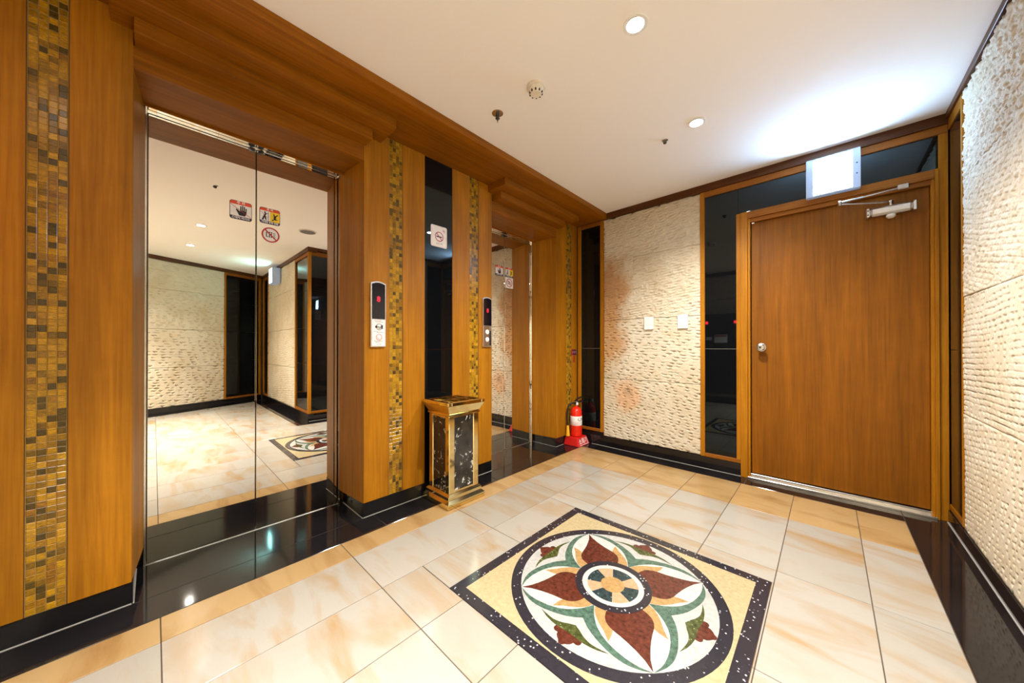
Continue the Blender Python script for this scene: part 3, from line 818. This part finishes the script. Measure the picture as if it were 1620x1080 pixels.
# green pointed arch: centred on the axes, its tips run out to the petal tips
g_out = smooth([(.285, .281), (.308, .240), (.320, .192), (.312, .126), (.282, .046), (.246, 0.0)])
g_in = smooth([(.160, 0.0), (.208, .026), (.254, .066), (.284, .120), (.298, .186), (.298, .240), (.285, .281)])
green = [(a, b) for a, b in g_out]+[(a, b) for a, b in g_in[:-1]]
o_out = smooth([(.320, .146), (.338, .105), (.346, .052), (.342, .012)])+[(.342, 0)]
o_in = [(.296, 0)]+smooth([(.308, .026), (.322, .050), (.331, .085), (.320, .146)])[1:-1]
olive = o_out+o_in
bulb = sym(smooth([(.330, .046), (.344, .056), (.360, .057), (.368, .046), (.365, .033), (.375, .032), (.386, .022), (.391, .013), (.398, .010), (.402, .004)], 2)+[(.401, 0)])
for q in range(4):
    A = PI/4+q*PI/2; Bq = q*PI/2
    inlay('white_petal_ground', rot(halo, A), 'white_inlay', 1)
    for s in (1, -1):
        inlay('tan_leaf', rot([(a, s*b) for a, b in tanl], A), 'tan_stone', 2)
    inlay('red_petal', rot(petal, A), 'red_stone', 3)
    for s in (1, -1):
        inlay('green_arc', rot([(a, s*b) for a, b in green], Bq), 'teal_stone', 4)
        inlay('olive_leaf', rot([(a, s*b) for a, b in olive], Bq), 'olive_stone', 3)
    inlay('red_bud', rot(bulb, Bq), 'red_stone', 2)
inlay('hub_ground', circ(0, 0, .150, 48), 'white_inlay', 5)
ring_mb(MB(), 'z', mc[0], mc[1], .161, .130, -.004, Z1+.0019, 60).build('inner_ring', 'spk_black', med)
for k in range(8):
    a = 45*k; hw = 19 if k % 2 else 25.5
    inlay('hub_wedge', arc(.108, a-hw, a+hw, 8)+arc(.048, a+hw, a-hw, 6), 'slate_stone' if k % 2 == 0 else 'peach_stone', 6)
inlay('hub_disc', circ(0, 0, .050, 32), 'tan_stone', 7)

# ------------------------------------------------------------------ litter bin
bx0, bx1, by0, by1 = -2.062, -1.765, 1.285, 1.60
bc = ((bx0+bx1)/2, (by0+by1)/2)
lb = thing('litter_bin', (bc[0], bc[1], 0), 'square brass and black marble litter bin with ashtray top against the pillar', 'litter bin')
def sq(i): return bx0+i, bx1-i, by0+i, by1-i
def step(name, i, z0, z1, m='brass', b=.003, parent=lb): return MB().box(*sq(i), z0, z1, b=b).build(name, m, parent)
def frustum(i0, i1, z0, z1, name):
    a, b = sq(i0), sq(i1)
    v = [(a[0], a[2], z0), (a[1], a[2], z0), (a[1], a[3], z0), (a[0], a[3], z0), (b[0], b[2], z1), (b[1], b[2], z1), (b[1], b[3], z1), (b[0], b[3], z1)]
    return MB().add(v, [(3, 2, 1, 0), (4, 5, 6, 7), (0, 1, 5, 4), (1, 2, 6, 5), (2, 3, 7, 6), (3, 0, 4, 7)]).build(name, 'brass', lb)
step('plinth', 0, .0005, .036); frustum(.004, .018, .036, .050, 'plinth_slope'); step('plinth_step', .016, .050, .074); frustum(.020, .030, .074, .084, 'plinth_slope')
step('liner', .046, .080, .60, 'black')
bi = .032
x0, x1, y0, y1 = sq(bi)
pw = .046
for ax, ay in ((0, 0), (1, 0), (0, 1), (1, 1)):
    xa = x0 if ax == 0 else x1-pw; ya = y0 if ay == 0 else y1-pw
    MB().box(xa, xa+pw, ya, ya+pw, .083, .592, b=.004).build('corner_post', 'brass', lb)
for z0, z1 in ((.083, .098), (.578, .592)):
    for q in ((x0+pw, x1-pw, y0+.002, y0+.02), (x0+pw, x1-pw, y1-.02, y1-.002), (x0+.002, x0+.02, y0+pw, y1-pw), (x1-.02, x1-.002, y0+pw, y1-pw)):
        MB().box(*q, z0, z1, b=.001).build('rail', 'brass', lb)
for q in ((x0+pw, x1-pw, y0+.006, y0+.014), (x0+pw, x1-pw, y1-.014, y1-.006), (x0+.006, x0+.014, y0+pw, y1-pw), (x1-.014, x1-.006, y0+pw, y1-pw)):
    MB().box(*q, .098, .578, b=.001).build('marble_panel', 'veined', lb)
step('collar', .024, .592, .606); frustum(.030, .022, .606, .622, 'crown_neck'); frustum(.022, .002, .622, .662, 'crown_flare')
# rim: four bars round the sunken ashtray
rx0, rx1, ry0, ry1 = sq(0)
for q in ((rx0, rx1, ry0, ry0+.030), (rx0, rx1, ry1-.030, ry1), (rx0, rx0+.030, ry0+.030, ry1-.030), (rx1-.030, rx1, ry0+.030, ry1-.030)):
    MB().box(*q, .662, .686, b=.003).build('rim', 'brass', lb)
MB().box(rx0+.030, rx1-.030, ry0+.030, ry1-.030, .660, .668, b=.001).build('ash_tray', 'black_gloss', lb)
for k in (1, 2):
    yy = ry0+.03+(ry1-ry0-.06)*k/3
    MB().box(rx0+.03, rx1-.03, yy-.003, yy+.003, .668, .688, b=.001).build('tray_bar', 'brass', lb)
MB().box(bc[0]-.003, bc[0]+.003, ry0+.03, ry1-.03, .668, .684, b=.001).build('tray_bar', 'brass', lb)

# ------------------------------------------------------------------ fire extinguisher on its stand
es = thing('extinguisher_stand', (-1.99, 3.12, 0), 'red plastic extinguisher stand with white lettering in the corner', 'stand')
ex0, ex1, ey0, ey1 = -2.085, -1.895, 3.022, 3.238
def wedge(a, b, z0, z1):
    v = [(a[0], a[2], z0), (a[1], a[2], z0), (a[1], a[3], z0), (a[0], a[3], z0), (b[0], b[2], z1), (b[1], b[2], z1), (b[1], b[3], z1), (b[0], b[3], z1)]
    return MB().add(v, [(3, 2, 1, 0), (4, 5, 6, 7), (0, 1, 5, 4), (1, 2, 6, 5), (2, 3, 7, 6), (3, 0, 4, 7)])
sh = wedge((ex0+.012, ex1+.012, ey0-.006, ey1), (ex0+.018, ex1-.022, ey0+.018, ey1-.018), .0005, .088)
so = sh.build('stand_body', 'red_plastic', es)
bv = so.modifiers.new('soft', 'BEVEL'); bv.width = .008; bv.segments = 3
sl = (.034)/.088
def on_front(u, v, w_):    # the sloping face towards the room
    z = .044+v; return (ex1+.012-sl*z+.0012+w_, 3.13+u, z)
text_mb('소화기', .062, on_front, bold=.0008).build('lettering', 'paper', es)
MB().add([on_front(-.085, -.033, .0002), on_front(.085, -.033, .0002), on_front(.085, -.029, .0002), on_front(-.085, -.029, .0002)], [(0, 1, 2, 3)]).build('underline', 'paper', es)

exl = (-1.985, 3.128)
fe = thing('fire_extinguisher', (exl[0], exl[1], .0885), 'red fire extinguisher with white label and black hose standing in the corner', 'fire extinguisher')
zb = .089
MB().lathe([(.052, 0), (.060, .006), (.062, .014), (.062, .240), (.060, .262), (.052, .286), (.036, .304), (.020, .312), (.016, .326)], (exl[0], exl[1], zb), 'z', 40).build('cylinder', 'red_paint', fe)
MB().lathe([(.0622, .118), (.0628, .119), (.0628, .215), (.0622, .216)], (exl[0], exl[1], zb), 'z', 40).build('paper_label', 'paper', fe)
def wrap(a0, zc, r=.0632):
    return lambda u, v, w_: (exl[0]+(r+w_)*math.cos(a0+u/r), exl[1]+(r+w_)*math.sin(a0+u/r), zb+zc+v)
text_mb('CH', .05, wrap(math.radians(-12), .185), .0004, .0006).build('label_lettering', 'print_black', fe)
g = MB()
for k in range(3):
    f_ = wrap(math.radians(-75), .150-.012*k)
    for j in range(10):
        u0, u1 = -.045+.009*j, -.045+.009*(j+1)
        g.add([f_(u0, 0, .0003), f_(u1, 0, .0003), f_(u1, .003, .0003), f_(u0, .003, .0003)], [(0, 1, 2, 3)])
g.build('label_print', 'print_pink', fe)
MB().lathe([(.017, .322), (.019, .326), (.019, .344), (.014, .350), (.014, .372), (.010, .376)], (exl[0], exl[1], zb), 'z', 20).build('valve', 'steel', fe)
MB().lathe([(.014, 0), (.016, .002), (.016, .010), (.012, .012)], (exl[0]+.016, exl[1]-.012, zb+.345), 'x', 18).build('pressure_gauge', 'white_plastic', fe)
MB().prism([(exl[1]-.03, zb+.362), (exl[1]+.10, zb+.372), (exl[1]+.115, zb+.360), (exl[1]+.113, zb+.352), (exl[1]+.02, zb+.350), (exl[1]-.03, zb+.350)], 'x', exl[0]-.012, exl[0]+.012).build('carry_handle', 'black', fe)
MB().prism([(exl[1]-.02, zb+.380), (exl[1]+.03, zb+.402), (exl[1]+.11, zb+.412), (exl[1]+.112, zb+.404), (exl[1]+.03, zb+.390), (exl[1]-.02, zb+.372)], 'x', exl[0]-.010, exl[0]+.010).build('squeeze_lever', 'black', fe)
hz = [(exl[0]-.004, exl[1]-.014, zb+.345), (exl[0]-.030, exl[1]-.055, zb+.352), (exl[0]-.052, exl[1]-.082, zb+.300), (exl[0]-.056, exl[1]-.090, zb+.20), (exl[0]-.052, exl[1]-.088, zb+.125)]
pts = []
for i in range(len(hz)-1):
    p0, p1, p2, p3 = [Vector(hz[max(0, min(len(hz)-1, i+k))]) for k in (-1, 0, 1, 2)]
    for q in range(6):
        t = q/6
        pts.append(.5*((2*p1)+(-p0+p2)*t+(2*p0-5*p1+4*p2-p3)*t*t+(-p0+3*p1-3*p2+p3)*t**3))
pts.append(Vector(hz[-1]))
MB().tube(pts, .009, 10).build('hose', 'black', fe)
MB().lathe([(.010, .130), (.012, .118), (.022, .016), (.022, .006), (.018, .006)], (exl[0]-.050, exl[1]-.086, zb), 'z', 18).build('nozzle', 'yellow_plastic', fe)
MB().lathe([(.013, .118), (.0135, .124), (.013, .130)], (exl[0]-.050, exl[1]-.086, zb), 'z', 18).build('nozzle_collar', 'black', fe)

# small sign on the pillar above the extinguisher
sg = thing('extinguisher_sign', (XP, 3.215, .95), 'small crimson sign with a down arrow on the pillar above the extinguisher', 'sign')
MB().box(XP+.0002, XP+.0014, 3.166, 3.264, .955, 1.018, b=0).build('plate', 'crimson', sg)
MB().box(XP+.0014, XP+.0017, 3.196, 3.262, .958, 1.014, b=0).build('dark_field', 'print_navy', sg)
MB().prism([(3.204, .953), (3.226, .953), (3.226, .895), (3.240, .895), (3.215, .865), (3.190, .895), (3.204, .895)], 'x', XP+.0002, XP+.0014).build('arrow', 'crimson', sg)
text_mb('소화기', .030, lambda u, v, w_: (XP+.0018+w_, 3.215+u, .986+v)).build('lettering', 'print_pink', sg)

# ------------------------------------------------------------------ lift call panels
def call_panel(y0, y1, label, first):
    t = thing('call_panel', (XP, (y0+y1)/2, 1.05), label, 'call panel', 'lift call panels beside the lifts')
    z0, z1 = 1.048, 1.458
    yc = (y0+y1)/2
    arcp = [(y1-(y1-y0)*i/10, z1-.012+.012*math.sin(PI*i/10)) for i in range(11)]
    MB().prism([(y0, z0), (y1, z0)]+arcp, 'x', XP+.0003, XP+.016).build('housing', 'alu', t)
    arcd = [(y1-.006-(y1-y0-.014)*i/10, z1-.018+.010*math.sin(PI*i/10)) for i in range(11)]
    dsp = MB().prism([(y0+.008, 1.222), (y1-.006, 1.222)]+arcd, 'x', XP+.016, XP+.0185).build('display_glass', 'black_gloss', t)
    text_mb('8', .046, lambda u, v, w_: (XP+.0187+w_, yc+u, 1.345+v), bold=.0022).build('red_digit', 'led_red', dsp)
    if first:
        p = MB().box(XP+.016, XP+.0168, y0+.008, y1-.006, 1.054, 1.218, b=0).build('paper_notice', 'paper', t)
        g = MB()
        for z, a, b in ((1.210, .012, .06), (1.203, .02, .075), (1.143, .006, .04), (1.137, .03, .075), (1.083, .01, .07), (1.076, .02, .05), (1.064, .03, .06)):
            g.box(XP+.0168, XP+.0170, y0+.010+a*.9, y0+.010+b*.95, z, z+.0025, b=0)
        g.build('small_print', 'print_grey', p)['kind'] = 'stuff'
        ring_mb(MB(), 'x', yc+.004, 1.173, .021, .017, XP+.0168, XP+.0171, 24).build('printed_ring', 'print_grey', p)
        ring_mb(MB(), 'x', yc+.004, 1.108, .021, .016, XP+.0168, XP+.0171, 24).build('printed_ring', 'print_pink', p)
        MB().lathe([(.013, 0), (.013, .003), (.010, .005)], (XP+.0168, yc+.004, 1.173), 'x', 20).build('button', 'alu', t)
        MB().lathe([(.012, 0), (.012, .003), (.009, .005)], (XP+.0168, yc+.004, 1.108), 'x', 20).build('button', 'white_plastic', t)
        for ya, yb, za, zz in ((yc-.021, yc-.005, 1.166, 1.180), (yc+.018, yc+.028, 1.160, 1.186)):
            MB().box(XP+.0171, XP+.0173, ya, yb, za, zz, b=0).build('printed_mark', 'print_black', p)
    else:
        MB().box(XP+.016, XP+.0172, y0+.008, y1-.006, 1.054, 1.218, b=.0004).build('face_plate', 'steel', t)
        for z in (1.170, 1.108):
            MB().lathe([(.019, 0), (.019, .003), (.016, .005)], (XP+.0172, yc-.004, z), 'x', 22).build('button', 'white_plastic', t)
        MB().box(XP+.0172, XP+.0178, yc+.022, y1-.010, 1.062, 1.180, b=0).build('dark_inset', 'print_black', t)
call_panel(.915, 1.012, 'silver lift call panel with paper notice beside the near lift', True)
call_panel(1.841, 1.940, 'silver lift call panel with two round buttons beside the far lift', False)

# ------------------------------------------------------------------ signs and stickers
ns = thing('no_smoking_sign', (XP, 1.427, 1.775), 'white no smoking sign stuck on the black glass between the lifts', 'sign')
xg = XP-.0038
MB().prism(rrect(1.357, 1.496, 1.777, 1.931, .012), 'x', xg, xg+.002).build('plate', 'paper', ns)
ln = MB()
a, b = rrect(1.363, 1.490, 1.783, 1.925, .009), rrect(1.3642, 1.4888, 1.7842, 1.9238, .008)
n = len(a)
ln.add([(xg+.0022, u, v) for u, v in a]+[(xg+.0022, u, v) for u, v in b], [[i, (i+1) % n, n+(i+1) % n, n+i] for i in range(n)])
ln.build('border_line', 'print_pink', ns)
ring_mb(MB(), 'x', 1.428, 1.853, .036, .030, xg+.002, xg+.0024, 32).build('red_ring', 'print_red', ns)
def slash(cu, cv, r, wd, ang, xa, xb):
    c, s = math.cos(ang), math.sin(ang)
    return MB().prism([(cu+u*c-v*s, cv+u*s+v*c) for u, v in ((-r, -wd), (r, -wd), (r, wd), (-r, wd))], 'x', xa, xb)
g = MB(); g.prism([(1.404, 1.848), (1.446, 1.848), (1.446, 1.857), (1.404, 1.857)], 'x', xg+.002, xg+.0023)
g.prism([(1.447, 1.848), (1.453, 1.848), (1.453, 1.857), (1.447, 1.857)], 'x', xg+.002, xg+.0023)
g.build('cigarette', 'print_black', ns)
slash(1.428, 1.853, .032, .003, math.radians(-45), xg+.0024, xg+.0027).build('red_slash', 'print_red', ns)
ring_mb(ring_mb(MB(), 'x', 1.466, 1.905, .008, .0055, xg+.002, xg+.0023, 14), 'x', 1.473, 1.898, .007, .005, xg+.002, xg+.0023, 14).build('red_emblem', 'print_red', ns)
text_mb('금연구역', .016, lambda u, v, w_: (xg+.0021+w_, 1.428+u, 1.800+v)).build('lettering', 'print_grey', ns)

XD = XE+.0002
def warn_frame(t, y0, y1, z0, z1):
    MB().prism(rrect(y0, y1, z0, z1, .012), 'x', XD, XD+.0008).build('backing', 'print_navy', t)
    hz_ = z1-z0
    top = [p for p in rrect(y0+.002, y1-.002, z0, z1-.002, .011) if p[1] > z1-.20*hz_]
    MB().prism([(y1-.002, z1-.20*hz_)]+top+[(y0+.002, z1-.20*hz_)], 'x', XD+.0008, XD+.0010).build('orange_heading', 'print_orange', t)
    MB().box(XD+.0008, XD+.0010, y0+.0025, y1-.0025, z0+.18*hz_, z1-.20*hz_, b=0).build('white_field', 'paper', t)
def tx(t, body, size, y, z, m, bold=0.0004):
    text_mb(body, size, lambda u, v, w_: (XD+.0011+w_, y+u, z+v), .0002, bold).build('lettering', m, t)
def hand_sticker(y0, y1, z0, z1, label):
    t = thing('hand_warning_sticker', (XE, (y0+y1)/2, z0), label, 'sticker', 'warning stickers on the lift doors')
    warn_frame(t, y0, y1, z0, z1); h = z1-z0; yc = (y0+y1)/2; zc = z0+.49*h
    s = h/.10
    hand = [(-.012, -.026), (.014, -.026), (.020, -.012), (.021, .018), (.016, .018), (.0155, .0), (.0135, .0), (.0135, .026), (.0085, .026), (.008, .002), (.006, .002),
            (.006, .029), (.001, .029), (.0005, .002), (-.0015, .002), (-.002, .025), (-.007, .025), (-.0075, -.004), (-.022, .008), (-.026, .004), (-.016, -.016)]
    MB().prism([(yc+.004+u*s, zc+v*s) for u, v in hand], 'x', XD+.0010, XD+.0012).build('black_hand', 'print_black', t)
    slash(yc, zc, .052*s, .0012, math.radians(-33), XD+.0012, XD+.0014).build('red_line', 'print_red', t)
    tx(t, '주 의', .017*s, yc, z1-.10*h, 'paper'); tx(t, '손대지 마시오', .0135*s, yc, z0+.09*h, 'paper')
def lean_sticker(y0, y1, z0, z1, label):
    t = thing('leaning_warning_sticker', (XE, (y0+y1)/2, z0), label, 'sticker', 'warning stickers on the lift doors')
    warn_frame(t, y0, y1, z0, z1); h = z1-z0; yc = (y0+y1)/2
    za, zb_ = z0+.18*h, z1-.20*h
    MB().box(XD+.0010, XD+.0012, yc+.001, y1-.0025, za, zb_, b=0).build('yellow_field', 'print_yellow', t)
    s = h/.09; zc = (za+zb_)/2; yl = (y0+yc)/2; yr = (yc+y1)/2
    P = lambda pts, cy: [(cy+u*s, zc+v*s) for u, v in pts]
    g = MB(); g.prism(circ(yl+.001*s, zc+.019*s, .0045*s, 12), 'x', XD+.0010, XD+.0012)
    g.prism(P([(-.015, -.025), (-.005, -.025), (-.002, -.010), (.004, -.024), (.009, -.024), (.004, .0), (.008, .012), (.014, .012), (.014, .016), (.0, .014), (-.006, -.002)], yl), 'x', XD+.0010, XD+.0012)
    g.prism(P([(.016, -.026), (.018, -.026), (.018, .024), (.016, .024)], yl), 'x', XD+.0010, XD+.0012)
    g.build('leaning_figure', 'print_black', t)
    g = MB(); g.prism(circ(yr-.010*s, zc-.018*s, .0045*s, 12), 'x', XD+.0012, XD+.0014)
    g.prism(P([(-.008, -.014), (.002, -.016), (.016, -.012), (.004, -.008), (.006, .006), (.016, .016), (.012, .019), (.0, .008), (-.004, .020), (-.008, .019), (-.006, .0)], yr), 'x', XD+.0012, XD+.0014)
    g.build('falling_figure', 'print_black', t)
    slash(yl-.004*s, zc+.006*s, .024*s, .0010, math.radians(-45), XD+.0012, XD+.0014).build('red_line', 'print_red', t)
    tx(t, '주 의', .015*s, yc, z1-.10*h, 'paper'); tx(t, '기대면 추락 위험', .0115*s, yc, z0+.09*h, 'paper')
def crowd_sign(yc, zc, r, label, square=False):
    t = thing('round_warning_sticker', (XE, yc, zc-r), label, 'sticker', 'warning stickers on the lift doors')
    if square: MB().prism(rrect(yc-.056, yc+.056, zc-.054, zc+.054, .004), 'x', XD, XD+.0006).build('backing', 'paper', t)
    else: MB().prism(circ(yc, zc, r-.001, 36), 'x', XD, XD+.0006).build('backing', 'paper', t)
    ring_mb(MB(), 'x', yc, zc, r, r*.83, XD+.0006, XD+.0010, 36).build('red_ring', 'print_red', t)
    s = r/.043; g = MB()
    for u0, u1, v0, v1 in ((-.022, -.018, -.014, .014), (-.018, -.010, .010, .014), (-.018, -.010, -.014, -.010), (.010, .022, .010, .013), (.010, .022, -.013, -.010),
                           (.012, .022, .002, .005), (.012, .022, -.006, -.003), (-.008, -.003, -.016, .010), (.001, .006, -.016, .010)):
        g.box(XD+.0006, XD+.0009, yc+u0*s, yc+u1*s, zc+v0*s, zc+v1*s, b=0)
    for u in (-.0055, .0035): g.prism(circ(yc+u*s, zc+.014*s, .0035*s, 10), 'x', XD+.0006, XD+.0009)
    g.build('black_pictogram', 'print_black', t)
    slash(yc, zc, r*.86, r*.08, math.radians(-45), XD+.0010, XD+.0012).build('red_slash', 'print_red', t)
hand_sticker(.282, .380, 1.757, 1.860, 'hand warning sticker with orange heading on the near lift doors')
lean_sticker(.415, .515, 1.768, 1.860, 'yellow and white leaning warning sticker on the near lift doors')
crowd_sign(.469, 1.706, .044, 'round red ring warning sticker on the near lift doors')
hand_sticker(2.303, 2.411, 1.757, 1.858, 'hand warning sticker with orange heading on the far lift doors')
lean_sticker(2.446, 2.560, 1.762, 1.858, 'yellow and white leaning warning sticker on the far lift doors')
crowd_sign(2.503, 1.704, .044, 'white square sticker with red ring on the far lift doors', True)

# ------------------------------------------------------------------ switches on the stone
def switch(x0, x1, z0, z1, label, rocker):
    t = thing('wall_switch', ((x0+x1)/2, YB, z0), label, 'switch', 'white plates on the back stone wall')
    MB().box(x0, x1, YB-.018, YB+.004, z0, z1, b=.003).build('plate', 'white_plastic', t)
    if rocker:
        MB().box(x0+.016, x1-.016, YB-.021, YB-.018, z0+.022, z1-.022, b=.001).build('rocker', 'white_plastic', t)
        MB().lathe([(.003, 0), (.003, -.001)], (x0+.022, YB-.021, z0+.05), 'y', 8).build('indicator', 'print_black', t)
    for z in (z0+.010, z1-.010):
        MB().lathe([(.0025, 0), (.0025, -.0008)], ((x0+x1)/2, YB-.018, z), 'y', 8).build('screw', 'print_grey', t)
switch(-1.299, -1.215, 1.213, 1.333, 'plain white blank plate on stone, the left one of two', False)
switch(-.995, -.910, 1.212, 1.335, 'white switch plate with rocker on stone, nearer the black glass', True)

# ------------------------------------------------------------------ light boxes
def lightbox(x0, x1, z0, z1, yf, yb, label, lit, group):
    """front towards -y"""
    t = thing('light_box', ((x0+x1)/2, yb, z0), label, 'light box', group)
    MB().prism(rrect(x0, x1, z0, z1, .008, 3), 'y', yb, yf+.006).build('housing', 'box_plastic', t)
    sw, tw = .040, .012
    for a, b in ((x0+.001, x0+sw), (x1-sw, x1-.001)):
        MB().box(a, b, yf, yf+.007, z0+.001, z1-.001, b=.002).build('side_bezel', 'box_plastic', t)
    for a, b in ((z0+.001, z0+tw), (z1-tw, z1-.001)):
        MB().box(x0+sw, x1-sw, yf, yf+.007, a, b, b=.002).build('cross_bezel', 'box_plastic', t)
    MB().box(x0+sw, x1-sw, yf+.001, yf+.006, z0+tw, z1-tw, b=0).build('lit_panel', lit, t)
    for z in (z0+(z1-z0)*.36, z0+(z1-z0)*.62):
        MB().lathe([(.0045, 0), (.0045, -.001)], (x1-sw*.45, yf, z), 'y', 10).build('test_button', 'print_black', t)
    return t
lightbox(-.112, .163, 2.112, 2.382, YB-.058, YB+.002, 'glowing white emergency light box above the wooden door', 'lightbox', None)
lightbox(2.02, 2.30, 2.125, 2.388, RC[1]-.13, RC[1]-.02, 'glowing light box on the stone wall seen in the mirror doors', 'exit_green', None)

# ------------------------------------------------------------------ ceiling fittings
def downlight(x, y, label, power=LAMP, cone=142):
    t = thing('downlight', (x, y, H), label, 'ceiling light', 'recessed ceiling downlights')
    ring_mb(MB(), 'z', x, y, .050, .036, H-.006, H+.0, 32).build('trim_ring', 'white_plastic', t)
    MB().lathe([(.036, -.003), (.030, -.005), (.012, -.006)], (x, y, H), 'z', 24).build('lens', 'lens', t)
    l = bpy.data.lights.new('downlight_lamp', 'SPOT'); l.energy = power; l.color = WARM
    l.spot_size = math.radians(cone); l.spot_blend = 1.0; l.shadow_soft_size = .035
    o = bpy.data.objects.new('downlight_lamp', l); COL.objects.link(o); o.parent = t; o.location = (0, 0, -.045)
downlight(-.606, 1.428, 'bright recessed downlight above the floor medallion')
downlight(-.595, 2.317, 'bright recessed downlight nearer the wooden door')
downlight(.49, .37, 'recessed downlight behind the camera, nearer the lifts', LAMP*.8, 116)
downlight(1.62, .34, 'recessed downlight behind the camera, nearer the slanting wall', LAMP*.75, 124)
downlight(-.75, -.36, 'added unseen fill downlight behind the camera, close to the near lift pillar', LAMP*1.8, 88)  # added lamp, out of view: its floor bounce lifts the ceiling
downlight(.49, -.36, 'added unseen fill downlight close to the wall behind the camera, middle of its row', LAMP*3.0, 88)  # also added and unseen, strong so the floor brightens the ceiling
downlight(1.62, -.36, 'added unseen fill downlight close to the wall behind the camera, far end of its row', LAMP*3.0, 88)  # last lamp of the added unseen row, feeding the ceiling bounce

sd = thing('smoke_detector', (-1.143, 1.406, H), 'round cream smoke detector on the white ceiling', 'smoke detector')
MB().lathe([(.050, 0), (.050, -.010), (.046, -.013)], (-1.143, 1.406, H), 'z', 32).build('base_ring', 'cream_plastic', sd)
MB().lathe([(.042, -.013), (.042, -.022), (.036, -.032), (.032, -.038), (.028, -.042), (.0, -.043)], (-1.143, 1.406, H), 'z', 32).build('sensor_body', 'cream_plastic', sd)
for k in range(10):
    a = 2*PI*(k+.5)/10
    MB().lathe([(.0042, -.0045), (.0042, .0045)], (-1.143+.0335*math.cos(a), 1.406+.0335*math.sin(a), H-.0355), 'z', 8).build('vent_slot', 'print_black', sd)
def sprinkler(x, y, r, label, spike):
    t = thing('sprinkler_head', (x, y, H), label, 'sprinkler', 'ceiling sprinkler heads')
    MB().lathe([(r, 0), (r, -.002), (r*.75, -.005), (r*.45, -.006)], (x, y, H), 'z', 24).build('escutcheon', 'steel', t)
    if spike:
        MB().lathe([(.012, -.005), (.012, -.016), (.007, -.018), (.007, -.030)], (x, y, H), 'z', 14).build('nozzle', 'dark_steel', t)
        MB().lathe([(.013, -.030), (.013, -.033), (.006, -.036), (.0005, -.060)], (x, y, H), 'z', 14).build('deflector', 'dark_steel', t)
        for s in (-1, 1): MB().tube([(x+s*.010, y, H-.014), (x+s*.015, y, H-.024), (x+s*.006, y, H-.034)], .002, 6).build('frame_arm', 'dark_steel', t)
    else:
        MB().lathe([(r*.62, -.004), (r*.62, -.014), (r*.45, -.022), (r*.1, -.025)], (x, y, H), 'z', 16).build('nozzle', 'dark_steel', t)
sprinkler(-1.442, 1.409, .034, 'steel sprinkler head with pointed tip near the wooden beam', True)
sprinkler(-.803, 2.373, .020, 'small dark sprinkler nub on the ceiling near the far downlight', False)
sprinkler(-.90, .36, .022, 'small dark sprinkler nub on the ceiling seen in the near lift doors', False)
sk = thing('ceiling_speaker', (-.16, 1.28, H), 'round grey ceiling speaker seen mirrored in the near lift doors', 'speaker')
MB().lathe([(.095, 0), (.095, -.005), (.085, -.008)], (-.16, 1.28, H), 'z', 36).build('frame', 'cream_plastic', sk)
MB().lathe([(.084, -.006), (.08, -.010), (.0, -.012)], (-.16, 1.28, H), 'z', 36).build('grille', 'print_grey', sk)
